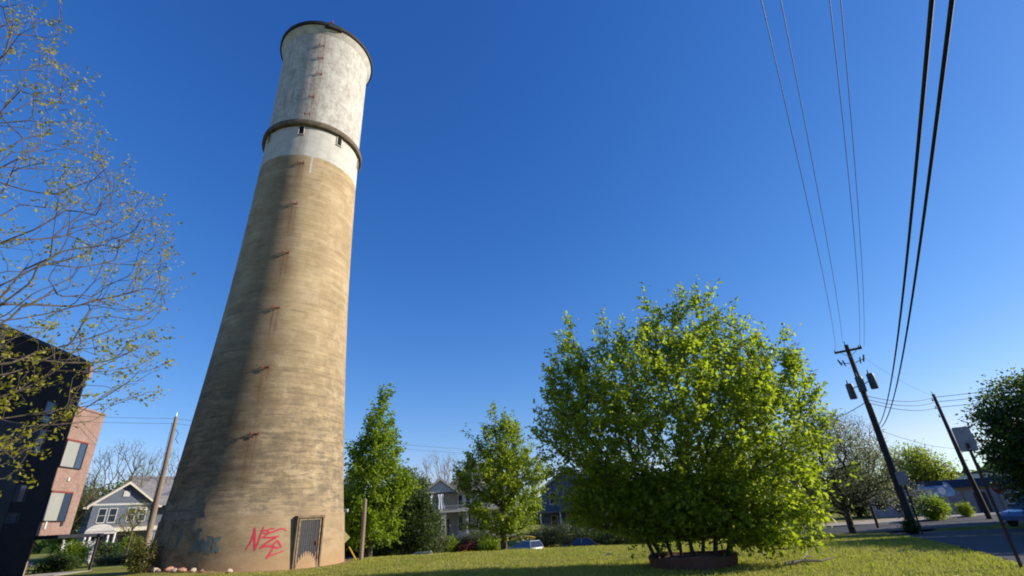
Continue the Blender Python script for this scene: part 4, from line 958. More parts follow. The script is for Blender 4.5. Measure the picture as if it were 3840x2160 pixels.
# --- blue grey gabled house on the left
azh = -37.65; dh = 75; hp = pol(azh, dh)
hs = thing('gabled_house', 'blue grey two storey house with a front gable and white arched portico', 'house', (hp[0], hp[1], -.1), -R(azh) + R(6))
w_ = MB(); w_.prism([(-2.75, .2), (2.8, .2), (2.8, 5.65), (.02, 7.75), (-2.75, 5.65)], 0, 9, 'y'); w_.build('wall', MAT['siding_blue'], hs)
w2 = MB(); w2.prism([(1.5, .2), (14, .2), (14, 5.5), (8, 8.6), (1.5, 5.5)], 4, 14, 'y'); w2.build('wall', MAT['siding_blue'], hs)
gable_y(MB(), -2.75, 2.8, 0, 9, 5.65, 7.75, .16, .5).build('roof', MAT['shingle'], hs)
rb = MB(); gable_x(rb, 1.2, 13, 2.8, 13, 5.6, 9.0, .16, .4); rb.build('roof', MAT['shingle'], hs)
tr = MB()
for sx in (-1, 1):
    x0, z0, x1, z1 = .025 + sx * 3.3, 5.25, .025, 7.80
    tr.prism([(x0, z0 - .22), (x0, z0 + .02), (x1, z1 + .02), (x1, z1 - .24)], -.60, -.53, 'y')
    tr.bb(.025 + sx * 3.35 - .25, .025 + sx * 3.35 + .25, -.55, .3, 5.02, 5.2)
tr.build('bargeboard', MAT['cream'], hs)
MB().bb(-2.75, 2.8, -.06, -.003, 5.35, 5.55).build('frieze', MAT['siding_grey'], hs)
MB().bb(-.28, .32, -.07, -.003, 6.25, 6.85).build('gable_vent', MAT['siding_grey'], hs)
for x in (-1.75, -.8, .9, 1.95): win(hs, x, 3.65, .62, 1.35, 0, 'siding_grey')
pr = MB(); pr.bb(-.6, 6.5, -2.3, -.003, 2.85, 3.02); pr.prism([(-2.3, 3.02), (0, 3.02), (0, 3.35), (-2.3, 3.08)], -.6, 6.5, 'x'); pr.build('porch_roof', MAT['shingle'], hs)
MB().bb(-.6, 6.5, -2.42, -2.303, 2.62, 3.0).build('porch_beam', MAT['cream'], hs)
pt = MB(); arc = [(-2.9 + 2.3 * .5 * (1 - math.cos(R(a))), 2.75 + .62 * math.sin(R(a))) for a in range(0, 181, 15)]
pt.prism(arc, -2.9, -.02, 'y'); pt.build('portico_roof', MAT['shingle'], hs)
ptt = MB(); arc2 = [(-3.0 + 2.5 * .5 * (1 - math.cos(R(a))), 2.62 + .8 * math.sin(R(a))) for a in range(0, 181, 15)] + [(-.75, 2.62)] + [(-2.75 + 2.0 * .5 * (1 + math.cos(R(a))), 2.62 + .55 * math.sin(R(a))) for a in range(0, 181, 15)]
ptt.bb(-3.0, -.5, -2.98, -2.903, 2.45, 2.75); ptt.prism([q for q in arc2[:13]], -2.98, -2.91, 'y'); ptt.build('portico_arch', MAT['siding_grey'], hs)
for x, y in ((-2.85, -2.7), (-2.45, -2.7), (-.95, -2.7), (-.35, -2.2), (2.6, -2.2), (3.4, -2.2), (5.6, -2.2)):
    c = MB(); c.tube([(x, y, .3), (x, y, 2.62)], [.12, .10], 12).bb(x - .15, x + .15, y - .15, y + .15, .2, .32).bb(x - .14, x + .14, y - .14, y + .14, 2.5, 2.62); c.build('column', MAT['white'], hs)
MB().bb(-3.1, 6.5, -2.9, -.003, 0, .2).build('porch_floor', MAT['concrete'], hs)
dr = MB(); dr.bb(-2.2, -1.2, -.06, -.003, .2, 2.4); o = dr.build('door', MAT['door_wood'], hs); MB().bb(-1.35, -1.28, -.12, -.06, 1.1, 1.25).build('handle', MAT['steel'], o)
for x in (.5, 1.6, 3.6, 4.6): win(hs, x, .8, .7, 1.5, 0 if x < 2.8 else 4, 'siding_grey')
eb = MB(); eb.bb(1.6, 2.3, -.35, -.12, 4.75, 4.92); eb.build('awning', MAT['cream'], hs)

# --- grey porch house in the middle
azm = -8.1; dm = 70; mp = pol(azm, dm); zb = -1.05
ph = thing('porch_house', 'grey two storey house with a columned double porch and steep hipped roof', 'house', (mp[0], mp[1], zb), -R(azm))
Z = lambda z: z - zb
b = MB(); b.bb(-3.3, 1.0, 1.8, 9, .6, Z(5.2)); b.bb(1.0, 8.5, 0, 9, .6, Z(5.0)); b.build('wall', MAT['siding_grey'], ph)
b = MB(); b.bb(-3.35, 8.55, -.05, 9.1, -.6, .6); b.build('foundation', MAT['brick_fnd'], ph)
rf = MB()
x0, x1, y0, y1, ze, zr = .2, 9.3, -.7, 9.8, Z(5.0), Z(8.9)
xm0, xm1, ym = 3.3, 6.2, 4.5
rf.v = [(x0 - 1.6, y0, ze), (x1, y0, ze), (x1, y1, ze), (x0 - 1.6, y1, ze), (xm0, ym, zr), (xm1, ym, zr), (x0 - 1.6, y0, ze - .18), (x1, y0, ze - .18), (x1, y1, ze - .18), (x0 - 1.6, y1, ze - .18)]
rf.f = [(0, 1, 5, 4), (1, 2, 5), (2, 3, 4, 5), (3, 0, 4), (0, 6, 7, 1), (1, 7, 8, 2), (2, 8, 9, 3), (3, 9, 6, 0), (6, 9, 8, 7)]
rfo = rf.build('roof', MAT['shingle_dk'], ph)
MB().bb(2.4, 3.0, 4.2, 4.9, Z(7.4), Z(9.6)).build('chimney', MAT['brick_fnd'], rfo)
g = MB(); gable_y(g, -3.3, .75, -.5, 6, Z(5.2), Z(6.65), .13, .35); g.build('porch_gable_roof', MAT['shingle_dk'], ph)
g = MB(); g.prism([(-3.2, Z(5.15)), (.65, Z(5.15)), (-1.27, Z(6.5))], -.62, -.55, 'y'); g.build('gable_panel', MAT['siding_grey'], ph)
tr = MB(); xm = -1.275
for sx in (-1, 1):
    tr.prism([(xm + sx * 2.4, Z(4.78)), (xm + sx * 2.4, Z(4.98)), (xm, Z(6.72)), (xm, Z(6.5))], -.93, -.86, 'y')
tr.bb(-3.45, .9, -.70, -.63, Z(4.92), Z(5.12)); tr.build('bargeboard', MAT['cream'], ph)
fl = MB(); fl.bb(-3.4, 8.6, -1.6, -.055, Z(2.55), Z(2.75)); fl.bb(-3.4, .98, -.05, 1.79, Z(2.55), Z(2.75)); fl.build('upper_porch_floor', MAT['cream'], ph)
fl = MB(); fl.bb(-3.4, 8.6, -1.6, -.055, .42, .58); fl.build('lower_porch_floor', MAT['concrete'], ph)
for x in (-3.2, -1.05):
    c = MB(); c.bb(x - .11, x + .11, -.55, -.33, Z(2.75), Z(4.92)); c.bb(x - .15, x + .15, -.59, -.29, Z(2.75), Z(2.87)).bb(x - .15, x + .15, -.59, -.29, Z(4.8), Z(4.92)); c.build('column', MAT['white'], ph)
for x in (-3.2, -.95, -.62, 2.2, 5.2, 8.3):
    c = MB(); c.bb(x - .14, x + .14, -1.5, -1.22, .58, Z(2.55)); c.bb(x - .18, x + .18, -1.54, -1.18, .58, .75).bb(x - .18, x + .18, -1.54, -1.18, Z(2.4), Z(2.55)); c.build('column', MAT['cream'], ph)
rl = MB(); rl.bb(-3.3, 8.5, -1.52, -1.46, Z(3.28), Z(3.34)); rl.bb(-3.3, 8.5, -1.52, -1.46, Z(2.82), Z(2.87))
for k in range(90): rl.bb(-3.3 + k * .131, -3.27 + k * .131, -1.505, -1.475, Z(2.87), Z(3.28))
rl.build('railing', MAT['siding_grey'], ph)
for x, z, w, h, y in ((-.1 + .0, 3.0, .0, 0, 0),): pass
for x in (.25 + 1.1, 1.25 + 1.1, 4.6, 6.6): win(ph, x, Z(3.05), .52, 1.5, 0, 'cream')
for x in (.55 - .9, .55 - 2.2): win(ph, x, Z(3.0), .55, 1.5, 1.8, 'cream')
for x in (1.35, 2.35, 4.6, 6.6): win(ph, x, Z(.35), .55, 1.7, 0, 'cream')
win(ph, -2.4, Z(.3), .7, 1.6, 1.8, 'cream')
dd_ = MB(); dd_.bb(-1.0, -.1, 1.74, 1.797, .6, Z(1.75)); o = dd_.build('door', MAT['door_wood'], ph); MB().bb(-.25, -.18, 1.66, 1.74, 1.5, 1.65).build('handle', MAT['steel'], o)
# draped cloths hanging from the upper porch
def drape(x, w, h, seed):
    mb = MB(); n, m = 12, 10
    for j in range(m + 1):
        for k in range(n + 1):
            u, v = k / n, j / m; q = 1 - .55 * math.sin(math.pi * min(1, v * 1.3)) * .7
            mb.v.append((x + (u - .5) * w * q + .12 * v, -1.62 - .05 * math.sin(u * 15 + seed) - .05 * v, Z(4.7 - 1.7 * v * h)))
    for j in range(m):
        for k in range(n): a = j * (n + 1) + k; mb.f.append((a, a + 1, a + n + 2, a + n + 1))
    return mb
for x, w, h, lab in ((-2.55, .7, 1.0, 'white cloth hanging at the left of the upper porch'), (-1.25, .8, 1.05, 'white cloth tied beside the middle upper porch column')):
    mbd = drape(x, w, h, x); o = mbd.build('porch_curtain', MAT['cloth'], None, True); so = o.modifiers.new('s', 'SOLIDIFY'); so.thickness = .02
    o.location = ph.location; o.rotation_euler = ph.rotation_euler; tag(o, lab, 'curtain', 'cloths on the upper porch')

# --- blue house behind the big tree
azb = 5.0; bp = pol(azb, 74)
bh = thing('blue_house', 'deep blue house mostly hidden behind the left boughs of the big round tree', 'house', (bp[0], bp[1], -1.0), -R(azb) - R(8))
w_ = MB(); w_.prism([(-4.2, 0), (4.2, 0), (4.2, 5.9), (0, 8.6), (-4.2, 5.9)], 0, 11, 'y'); w_.build('wall', MAT['siding_royal'], bh)
gable_y(MB(), -4.2, 4.2, 0, 11, 5.9, 8.6, .15, .45).build('roof', MAT['shingle_dk'], bh)
tr = MB()
for sx in (-1, 1): tr.prism([(sx * 4.7, 5.35), (sx * 4.7, 5.6), (0, 8.65), (0, 8.4)], -.55, -.48, 'y')
tr.build('bargeboard', MAT['cream'], bh)
for x in (-2.6, -.6, 2.2):
    for z in (1.0, 3.9): win(bh, x, z, .8, 1.4, 0, 'white')
pr = MB(); pr.bb(-4.4, 4.4, -2.2, -.003, 2.75, 2.95); pr.build('porch_roof', MAT['shingle_dk'], bh)
for x in (-4.1, -1.4, 1.4, 4.1): MB().bb(x - .1, x + .1, -2.1, -1.9, 0, 2.75).build('column', MAT['white'], bh)
azb = 19; bp = pol(azb, 72)
b2 = thing('low_house', 'small pale house glimpsed through the stems of the big round tree', 'house', (bp[0], bp[1], -.9), -R(azb))
w_ = MB(); w_.bb(-6, 6, 0, 8, 0, 3.2); w_.build('wall', MAT['siding_grey'], b2)
gable_x(MB(), -6, 6, 0, 8, 3.2, 5.0, .15, .4).build('roof', MAT['shingle_dk'], b2)
for x in (-4, -1.5, 3.5): win(b2, x, 1.1, .9, 1.2, 0, 'white')
MB().bb(.6, 1.5, -.05, -.003, 0, 2.1).build('door', MAT['door_wood'], b2)

# --- charcoal and pink brick apartment building on the left
MAT['brick_dark'] = M_brick('charcoal_brick', (.014, .013, .018), (.022, .021, .028), (.012, .012, .014))
MAT['panel_dark'] = M_noisy('dark_slate_panel', (.016, .017, .024), (.026, .028, .038), 1.5, .6, .1)
MAT['brick_pink'] = M_brick('pink_brick', (.215, .122, .098), (.28, .175, .148), (.25, .205, .18))
MAT['red_steel'] = M_noisy('red_lintel', (.16, .035, .035), (.22, .05, .05), 4, .6, .1)
ap = thing('apartment_building', 'tall charcoal block with a pink brick wing at the left edge', 'building', (-28.5, 30.8, -.1), math.atan2(.990, -.139))
b = MB(); b.bb(-26, 0, .0, 12, 0, 12.35); b.build('dark_wall', MAT['brick_dark'], ap)
b = MB(); b.bb(-26, -2.75, -.12, -.003, 0, 8.0); b.build('panel_wall', MAT['panel_dark'], ap)
b = MB(); b.bb(-26.1, .08, -.10, 12.1, 12.353, 12.6); b.build('parapet', MAT['panel_dark'], ap)
b = MB(); b.bb(-.35, .12, -.16, .3, 11.6, 12.35); b.build('corner_corbel', MAT['brick_pink'], ap)
b = MB(); b.bb(.003, 2.85, .04, 10, 2.25, 9.65); b.build('brick_wall', MAT['brick_pink'], ap)
b = MB(); b.bb(.12, 2.9, -.02, 10.05, 9.653, 9.78); b.build('coping', MAT['brick_pink'], ap)
b = MB(); b.bb(.003, 2.4, 1.6, 10, 0, 2.245); b.build('ground_floor_wall', MAT['brick_pink'], ap)
cp = MB(); cp.bb(.1, 4.3, -1.1, 1.58, 2.05, 2.24); cp.build('canopy', MAT['panel_dark'], ap)
for x in (4.1,): MB().bb(x - .06, x + .06, -1.0, -.88, 0, 2.05).build('canopy_post', MAT['black_iron'], ap)
for zb_, zt in ((6.1, 7.62), (3.05, 4.6)):
    f = MB(); x0, x1 = .10, 1.92
    f.bb(x1, x1 + .05, -.03, .037, zb_, zt); f.bb(x0 - .05, x0, -.03, .037, zb_, zt); f.bb(x0 - .05, x1 + .05, -.05, .037, zb_ - .06, zb_)
    f.bb(x0 + 1.18, x0 + 1.24, -.02, .037, zb_, zt)
    o = f.build('window', MAT['black_iron'], ap)
    MB().bb(x0 - .06, x1 + .06, -.04, .037, zt + .003, zt + .10).build('lintel', MAT['red_steel'], o)
    MB().bb(x0, x0 + 1.18, .005, .035, zb_, zt).build('blind', MAT['blind'], o)
    MB().bb(x0 + 1.24, x1, .005, .035, zb_, zt).build('pane', MAT['glass_blue'], o)
for z0, z1 in ((8.83, 9.5), (8.3, 8.7), (7.1, 7.9), (6.6, 7.0), (4.0, 4.85), (2.9, 3.4)):
    f = MB(); f.bb(-2.62, -2.52, -.05, .003, z0, z1 + .05).bb(-1.83, -1.73, -.05, .003, z0, z1 + .05).bb(-2.52, -1.83, -.05, .003, z1, z1 + .05)
    o = f.build('window', MAT['black_iron'], ap); MB().bb(-2.52, -1.83, -.02, -.006, z0, z1).build('pane', MAT['glass_blue'], o)
for x in (-8, -14):
    for z in (3, 6, 9):
        o = win(ap, x, z, 1.6, 1.5, -.12 if z < 7 else 0, 'black_iron', 'glass')
MB().bb(1.72, 1.92, -.02, .037, 2.75, 2.95).build('wall_vent', MAT['black_iron'], ap)
MB().bb(1.12, 1.24, -.06, .037, 5.30, 5.5).build('wall_light', MAT['white'], ap)
MB().bb(.42, .52, -.05, .037, 2.6, 3.0).build('wall_light', MAT['white'], ap)
for x in (.25, .95): win(ap, x, .25, .38, 1.7, 1.59, 'white', 'glass', False, name='door')
MB().bb(.0, 3.6, -1.4, 1.55, 0, .14).build('step', MAT['concrete'], ap)
wv = thing('white_gate', 'white boarded gate catching the sun beside the brick building', 'gate', at(-39.95, 60), R(45))
g = MB()
for k in range(9): g.bb(-1.0 + k * .22, -.8 + k * .22, -.02, .02, .15, 1.7)
g.build('board_panel', MAT['white'], wv)
g = MB(); g.bb(-1.1, -1.0, -.06, .06, 0, 1.9).bb(1.0, 1.1, -.06, .06, 0, 1.9).bb(-1.0, 1.0, .025, .06, .4, .5).bb(-1.0, 1.0, .025, .06, 1.4, 1.5); g.build('gate_frame', MAT['white'], wv)

# --- grey roadside wall building, far right
MAT['wall_grey'] = M_noisy('rendered_grey_wall', (.20, .195, .215), (.30, .285, .30), 1.2, .85, .15)
MAT['brown_band'] = M_noisy('brown_fascia', (.22, .14, .08), (.32, .21, .12), 2, .7, .1)
MAT['roof_blue'] = M_noisy('dark_blue_roof', (.022, .025, .042), (.035, .04, .065), 1, .6, .1)
MAT['mural_blue'] = M_noisy('mural_blue', (.10, .22, .42), (.35, .50, .66), 1.6, .7, 0, dist=.01)
rp = pol(40.0, 68)
rs = thing('roadside_building', 'long low grey building with brown fascia and dark blue roof across the far street', 'building', (rp[0], rp[1], -.65), -R(40) + R(14))
MB().bb(-4.6, 8, 0, 9, 0, 2.35).build('wall', MAT['wall_grey'], rs)
MB().bb(-4.7, 8.1, -.06, -.003, 2.15, 2.42).build('fascia', MAT['brown_band'], rs)
MB().prism([(-.4, 2.42), (9.4, 2.42), (9.0, 3.25), (.2, 3.15)], -4.9, 8.3, 'x').build('roof', MAT['roof_blue'], rs)
for x in (-2.8, -1.0, 1.6, 4.0): MB().bb(x - .06, x + .06, -.05, -.003, 0, 2.1).build('pilaster', MAT['brown_band'], rs)
MB().bb(-.2, .7, -.05, -.003, 0, 1.9).build('door', MAT['door_wood'], rs)
for x in (2.6, 5.4): win(rs, x, .8, 1.0, .9, 0, 'white')
ms = thing('mural_board', 'pale blue painted board standing above the grey wall left of the second pole', 'mural', pol(37.45, 66, 1.05), -R(37.45))
m = MB(); m.prism([(-1.3, 0), (1.35, 0), (1.5, .5), (1.2, 1.15), (.9, 1.35), (.75, 1.0), (-.6, .95), (-.95, 1.25), (-1.2, 1.15), (-1.05, .6)], -.06, .06, 'y'); m.build('board', MAT['mural_blue'], ms)
m = MB(); m.tube([(-.7, .15, -1.7), (-.7, .15, .8)], .05, 6).tube([(.7, .15, -1.7), (.7, .15, .8)], .05, 6); m.build('support', MAT['steel'], ms)
m = MB()
for x, z, r in ((-.5, .45, .26), (.55, .5, .3), (.05, .3, .14), (.95, .95, .12)): m.prism([(x + r * math.cos(R(a)), z + r * 1.15 * math.sin(R(a))) for a in range(0, 360, 30)], -.068, -.062, 'y')
m.build('painted_shape', MAT['cloth'], ms)
wb = thing('white_building', 'distant white flat roofed building behind the low grey one', 'building', pol(40.4, 110, -.5), -R(40.4))
MB().bb(-5, 5, 0, 8, 0, 4.2).build('wall', MAT['white'], wb); MB().bb(-5.2, 5.2, -.2, 8.2, 4.203, 4.45).build('roof', MAT['roof_blue'], wb)
for x in (-3, 0, 3): win(wb, x, 1.6, 1.2, 1.3, 0, 'steel')
pk = thing('small_shop', 'low pale pinkish building with a flat roof behind the transformer pole', 'building', pol(35.2, 66, -.65), -R(35.2))
MAT['pinkwall'] = M_noisy('pale_mauve_wall', (.32, .27, .30), (.42, .36, .38), 1.2, .8, .1)
MB().bb(-3.2, 2.4, 0, 6, 0, 2.3).build('wall', MAT['pinkwall'], pk); MB().bb(-3.4, 2.6, -.3, 6.2, 2.303, 2.5).build('roof', MAT['siding_grey'], pk)
for x in (-2.2, -.6, 1.4): win(pk, x, .8, .8, .9, 0, 'white')
MB().bb(.1, .8, -.05, -.003, 0, 1.9).build('door', MAT['door_wood'], pk)

# ---------------------------------------------------------------- vehicles
def paint(name, c, rough=.25):
    t = NT(name); n = t.noise(t.obj(), 2, 4); t.put(t.bsdf.inputs['Coat Weight'], .6)
    return t.fin(t.mix(t.ramp(n, [(.35, 0), (.7, .25)]), c, tuple(x * .8 for x in c)), rough, .2, .5)
MAT['car_silver'] = paint('silver_car_paint', (.26, .32, .40)); MAT['car_white'] = paint('white_car_paint', (.70, .71, .72)); MAT['car_blue'] = paint('blue_car_paint', (.12, .22, .42)); MAT['car_dark'] = paint('black_car_paint', (.02, .02, .025)); MAT['car_navy'] = paint('navy_car_paint', (.02, .06, .20))
MAT['tail'] = M_noisy('red_tail_lamp', (.45, .05, .06), (.5, .06, .08), 3, .3, 0)
MAT['headl'] = M_noisy('clear_head_lamp', (.6, .62, .65), (.7, .72, .74), 3, .15, 0)
def car(label, mat, loc, rz, wagon=False, group='cars parked beyond the lawn'):
    t = thing('parked_car', label, 'car', loc, rz, group)
    side = [(-2.15, .35), (-2.2, .62), (-2.1, .86), (-1.75, .92), (1.0, .94), (2.0, .80), (2.2, .62), (2.15, .35)]
    stations = [(-.86, .93), (-.90, 1.0), (.90, 1.0), (.86, .93)]
    b = MB(); n = len(side)
    for y, k in ((-.90, 0), (.90, 0)):
        pass
    ys = [-.90, -.84, .84, .90]; ks = [.96, 1.0, 1.0, .96]
    for y, k in zip(ys, ks):
        for x, z in side: b.v.append((x * k, y, .35 + (z - .35) * (k ** 1.5)))
    for i in range(3):
        for j in range(n): j2 = (j + 1) % n; b.f.append((i * n + j, i * n + j2, (i + 1) * n + j2, (i + 1) * n + j))
    b.f.append(tuple(range(n))); b.f.append(tuple(3 * n + k for k in range(n - 1, -1, -1)))
    b.build('body', mat, t, True, .03)
    rr = (-2.0, -1.75) if wagon else (-1.75, -1.15)
    top = [(rr[0], .90), (rr[1], 1.40), (.15, 1.43), (.95, .92)]
    c = MB(); m = 4
    for y, k in ((-.82, 0), (-.62, 1), (.62, 1), (.82, 0)): pass
    pts = []
    for x, z in top: w = .82 if z < 1 else .62; pts.append((x, w, z))
    for x, w, z in pts: c.v.append((x, -w, z))
    for x, w, z in pts: c.v.append((x, w, z))
    c.f = [(0, 1, 2, 3), (7, 6, 5, 4), (0, 4, 5, 1), (2, 6, 7, 3), (0, 3, 7, 4)]
    c.build('windows', MAT['glass'], t)
    rf = MB(); rf.bb(rr[1] - .03, .20, -.63, .63, 1.395, 1.455); rf.build('car_roof', mat, t, False, .02)
    pl_ = MB()
    for s in (-1, 1):
        for xa, xb in ((rr[0], rr[1]), (.95, .15), (-.45, -.45)):
            pl_.tube([(xa, s * .825, .92), (xb, s * .635, 1.41)], .035, 5)
    pl_.build('pillars', mat, t)
    for x in (-1.35, 1.35):
        for s in (-1, 1):
            w = MB(); w.tube([(x, s * .70, .32), (x, s * .92, .32)], .32, 18); wo = w.build('wheel', MAT['rubber'], t, True)
            h = MB(); h.tube([(x, s * .915, .32), (x, s * .935, .32)], .19, 12); h.build('hub', MAT['steel'], wo, True)
    for s in (-1, 1):
        MB().bb(-2.17, -2.05, s * .72 - .12, s * .72 + .12, .62, .82).build('tail_light', MAT['tail'], t)
        MB().bb(2.0, 2.12, s * .66 - .14, s * .66 + .14, .58, .72).build('headlight', MAT['headl'], t)
        MB().bb(.55, .72, s * .98 - .09, s * .98 + .09, .92, 1.04).build('mirror', mat, t, False, .02)
    return t
c1 = at(-.35, 56.5); car('silver blue hatchback carrying a yellow kayak, parked beyond the lawn edge', MAT['car_silver'], c1, R(128), True)
kx = thing('kayak', 'bright yellow kayak upside down on the silver hatchback roof', 'kayak', (c1[0] + .12, c1[1] - .1, c1[2] + 1.48), R(128 + 14))
k = MB(); prof = [(-1.7, .02), (-1.4, .16), (-.7, .27), (0, .31), (.7, .27), (1.4, .16), (1.7, .02)]
for x, w in prof:
    for a in range(0, 360, 30): k.v.append((x * .8, w * math.cos(R(a)), .20 + w * (.75 if math.sin(R(a)) > 0 else .5) * math.sin(R(a))))
for i_ in range(len(prof) - 1):
    for j_ in range(12): k.f.append((i_ * 12 + j_, i_ * 12 + (j_ + 1) % 12, (i_ + 1) * 12 + (j_ + 1) % 12, (i_ + 1) * 12 + j_))
k.build('hull', MAT['yellow'], kx, True)
k = MB(); k.bb(-.62, -.56, -.5, .5, .0, .05).bb(.56, .62, -.5, .5, .0, .05).tube([(-.59, -.36, .03), (-.59, -.25, .36), (-.59, .25, .36), (-.59, .36, .03)], .015, 4).tube([(.59, -.36, .03), (.59, -.25, .36), (.59, .25, .36), (.59, .36, .03)], .015, 4); k.build('roof_rack', MAT['black_iron'], kx)
car('white car of which only the roof shows above the lawn edge', MAT['car_white'], at(-10.8, 48.5), R(95))
car('dark car under the left boughs of the big round tree', MAT['car_dark'], at(5.2, 55), R(170))
car('navy car half hidden behind the right edge of the tower', MAT['car_navy'], at(-18.1, 49), R(100))
bc = at(43.2, 44); car('light blue car at the right edge beyond the side road', MAT['car_blue'], bc, R(200), True, 'cars at the far corner')

# ------------------------------------------------------------ poles & wires
def insulator(mb, x, y, z, r=.05, h=.16):
    mb.tube([(x, y, z), (x, y, z + h * .4), (x, y, z + h * .5), (x, y, z + h)], [r, r * .9, r * .5, r * .55], 8); return mb
PB = np.array(pol(35.05, 38)); pz = -.5
up = thing('utility_pole', 'dark utility pole with a crossarm and three grey transformers beside the side road', 'utility pole', (PB[0], PB[1], pz), R(-35))
hp_ = 10.65 - pz
MB().tube([(0, 0, -.1), (0, 0, 4), (0, 0, 8), (0, 0, hp_)], [.20, .18, .155, .125], 14).build('pole', MAT['dark_pole'], up, True)
MB().tube([(-.05, 0, hp_), (-.05, 0, hp_ + .25)], .03, 6).build('top_pin', MAT['black_iron'], up)
cr = MB(); cr.box((.0, -.2, hp_ - .42), (1.55, .11, .13)); cro = cr.build('crossarm', MAT['dark_pole'], up, bevel=.01)
for x in (-.7, .62, .74):
    insulator(MB(), x, -.2, hp_ - .36).build('insulator', MAT['transformer'], cro, True)
bracem = MB()
for s in (-1, 1): bracem.tube([(s * .5, -.24, hp_ - .46), (0, -.17, hp_ - .85)], .018, 5)
bracem.build('brace', MAT['steel'], up)
# fused cut-outs on the lower arm
for s in (-1, 1):
    m = MB(); m.tube([(s * .16, -.1, hp_ - 1.25), (s * .72, -.25, hp_ - 1.12)], .025, 6); m.tube([(s * .72, -.25, hp_ - .90), (s * .60, -.35, hp_ - 1.32)], .05, 8); m.tube([(s * .48, -.25, hp_ - 1.0), (s * .42, -.3, hp_ - 1.4)], .04, 8)
    m.build('fused_cutout', MAT['black_iron'], up, True)
for x, y, z in ((-.60, .05, 7.85), (.02, -.42, 8.12), (.66, .05, 8.28)):
    z = z - pz - .1; m = MB(); m.lathe([(0, 0), (.20, 0), (.215, .03), (.215, .90), (.19, .96), (0, 1.0)], 16, (x, y))
    m.v = [(a, b_, c_ + z - .55) for a, b_, c_ in m.v]; o = m.build('transformer', MAT['transformer'], up, True)
    f = MB(); f.box((x, y - .22, z - .12), (.05, .04, .7)).box((x + .15, y - .15, z - .12), (.04, .04, .7)).box((x - .15, y - .15, z - .12), (.04, .04, .7)); f.build('cooling_fin', MAT['transformer'], o)
    b_ = MB(); b_.tube([(x - .06, y, z + .40), (x - .06, y, z + .68)], [.05, .025], 8); b_.build('bushing', MAT['black_iron'], o, True)
m = MB(); m.tube([(-.55, .04, 8.0 - pz - .1), (0, 0, 8.0 - pz - .1), (.6, .04, 8.3 - pz - .1)], .03, 6); m.build('mounting_bracket', MAT['steel'], up)
m = MB(); m.tube([(.19, -.05, 0), (.18, -.05, 3.5), (.165, -.05, 7.3)], .035, 8); m.build('conduit', MAT['steel'], up)
m = MB(); m.bb(-.16, .16, -.34, -.19, .5, 1.2); m.build('meter_box', MAT['black_iron'], up, bevel=.02)

P2 = pol(40.35, 55, -.62); u2 = thing('utility_pole', 'plain dark utility pole with three side insulators left of the blank sign', 'utility pole', P2, R(-40))
H2 = 1.65 + 55 * math.tan(R(7.67)) + .62
MB().tube([(-.15, 0, -.1), (-.3, 0, 4), (-.36, 0, H2)], [.19, .16, .115], 12).build('pole', MAT['dark_pole'], u2, True)
for z in (.35, 1.0, 1.7): insulator(MB(), -.55, -.05, H2 - z - .2, .06, .24).build('insulator', MAT['transformer'], u2, True)
MB().tube([(-.36, 0, H2), (-.42, 0, H2 + .25)], .03, 6).build('top_pin', MAT['black_iron'], u2)

P3 = pol(-35.35, 42.6, 0); u3 = thing('utility_pole', 'bare weathered grey pole between the blue grey house and the tower', 'utility pole', P3, R(35))
MB().tube([(0, 0, -.1), (0, 0, 3.0), (.02, 0, 6), (0, 0, 9.45)], [.20, .18, .15, .11], 12).build('pole', MAT['wood_pole'], u3, True)
MB().tube([(-.19, -.06, 2.6), (-.16, -.06, 9.0)], .02, 6).build('ground_wire', MAT['black_iron'], u3, True)
m = MB(); m.tube([(.1, 0, 8.6), (.35, -.1, 8.3), (.25, -.1, 7.9), (.45, -.1, 7.6)], .02, 5); m.build('loose_cable', MAT['rubber'], u3)
MB().tube([(0, 0, 9.45), (-.02, 0, 9.75)], .025, 6).build('top_pin', MAT['steel'], u3)
m = MB(); m.bb(.2, .34, -.14, 0, .2, .75); m.build('meter_box', MAT['white'], u3, bevel=.01)

def wire(name, label, a, b, sag, r, s1=1.35, n=40, zfun=None, group=None, mat='rubber'):
    a = np.array(a, float); b = np.array(b, float); mb = MB(); P = []
    for k in range(n + 1):
        s = s1 * k / n; p = a + (b - a) * s
        p[2] = zfun(s) if zfun else p[2] - sag * 4 * s * (1 - s)
        P.append(tuple(p))
    mb.tube(P, r, 6); o = mb.build(name, MAT[mat], None, True); tag(o, label, 'wire', group); return o
MAT['wire_grey'] = M_noisy('aluminium_wire', (.035, .045, .07), (.06, .07, .10), 4, .6, 0)
WG = 'overhead wires running from the transformer pole'
def para(z0, zm, z1):   # heights at s=0,.55,1
    A = np.array([[0, 0, 1], [.55 ** 2, .55, 1], [1, 1, 1]]); c = np.linalg.solve(A, [z0, zm, z1]); return lambda s: float(c[0] * s * s + c[1] * s + c[2])
for lab, a, b, z in (('thin overhead wire, the leftmost of four, from the left end of the crossarm', (21.3, 31.47), (4.92, 5.93), (10.5, 9.35, 10.0)), ('thin overhead wire second from the left, from the top of the transformer pole', (21.72, 31.2), (5.42, 6.1), (10.85, 9.9, 10.2)),
                     ('thin overhead wire third from the left, from the right end of the crossarm', (22.35, 30.7), (6.23, 6.01), (10.35, 9.6, 10.0)), ('thin overhead wire, the rightmost of four thin ones', (22.55, 30.58), (6.45, 6.03), (10.3, 9.7, 10.0))):
    wire('power_line', lab, (*a, 0), (*b, 0), 0, .0085, zfun=para(*z), group=WG, mat='wire_grey')
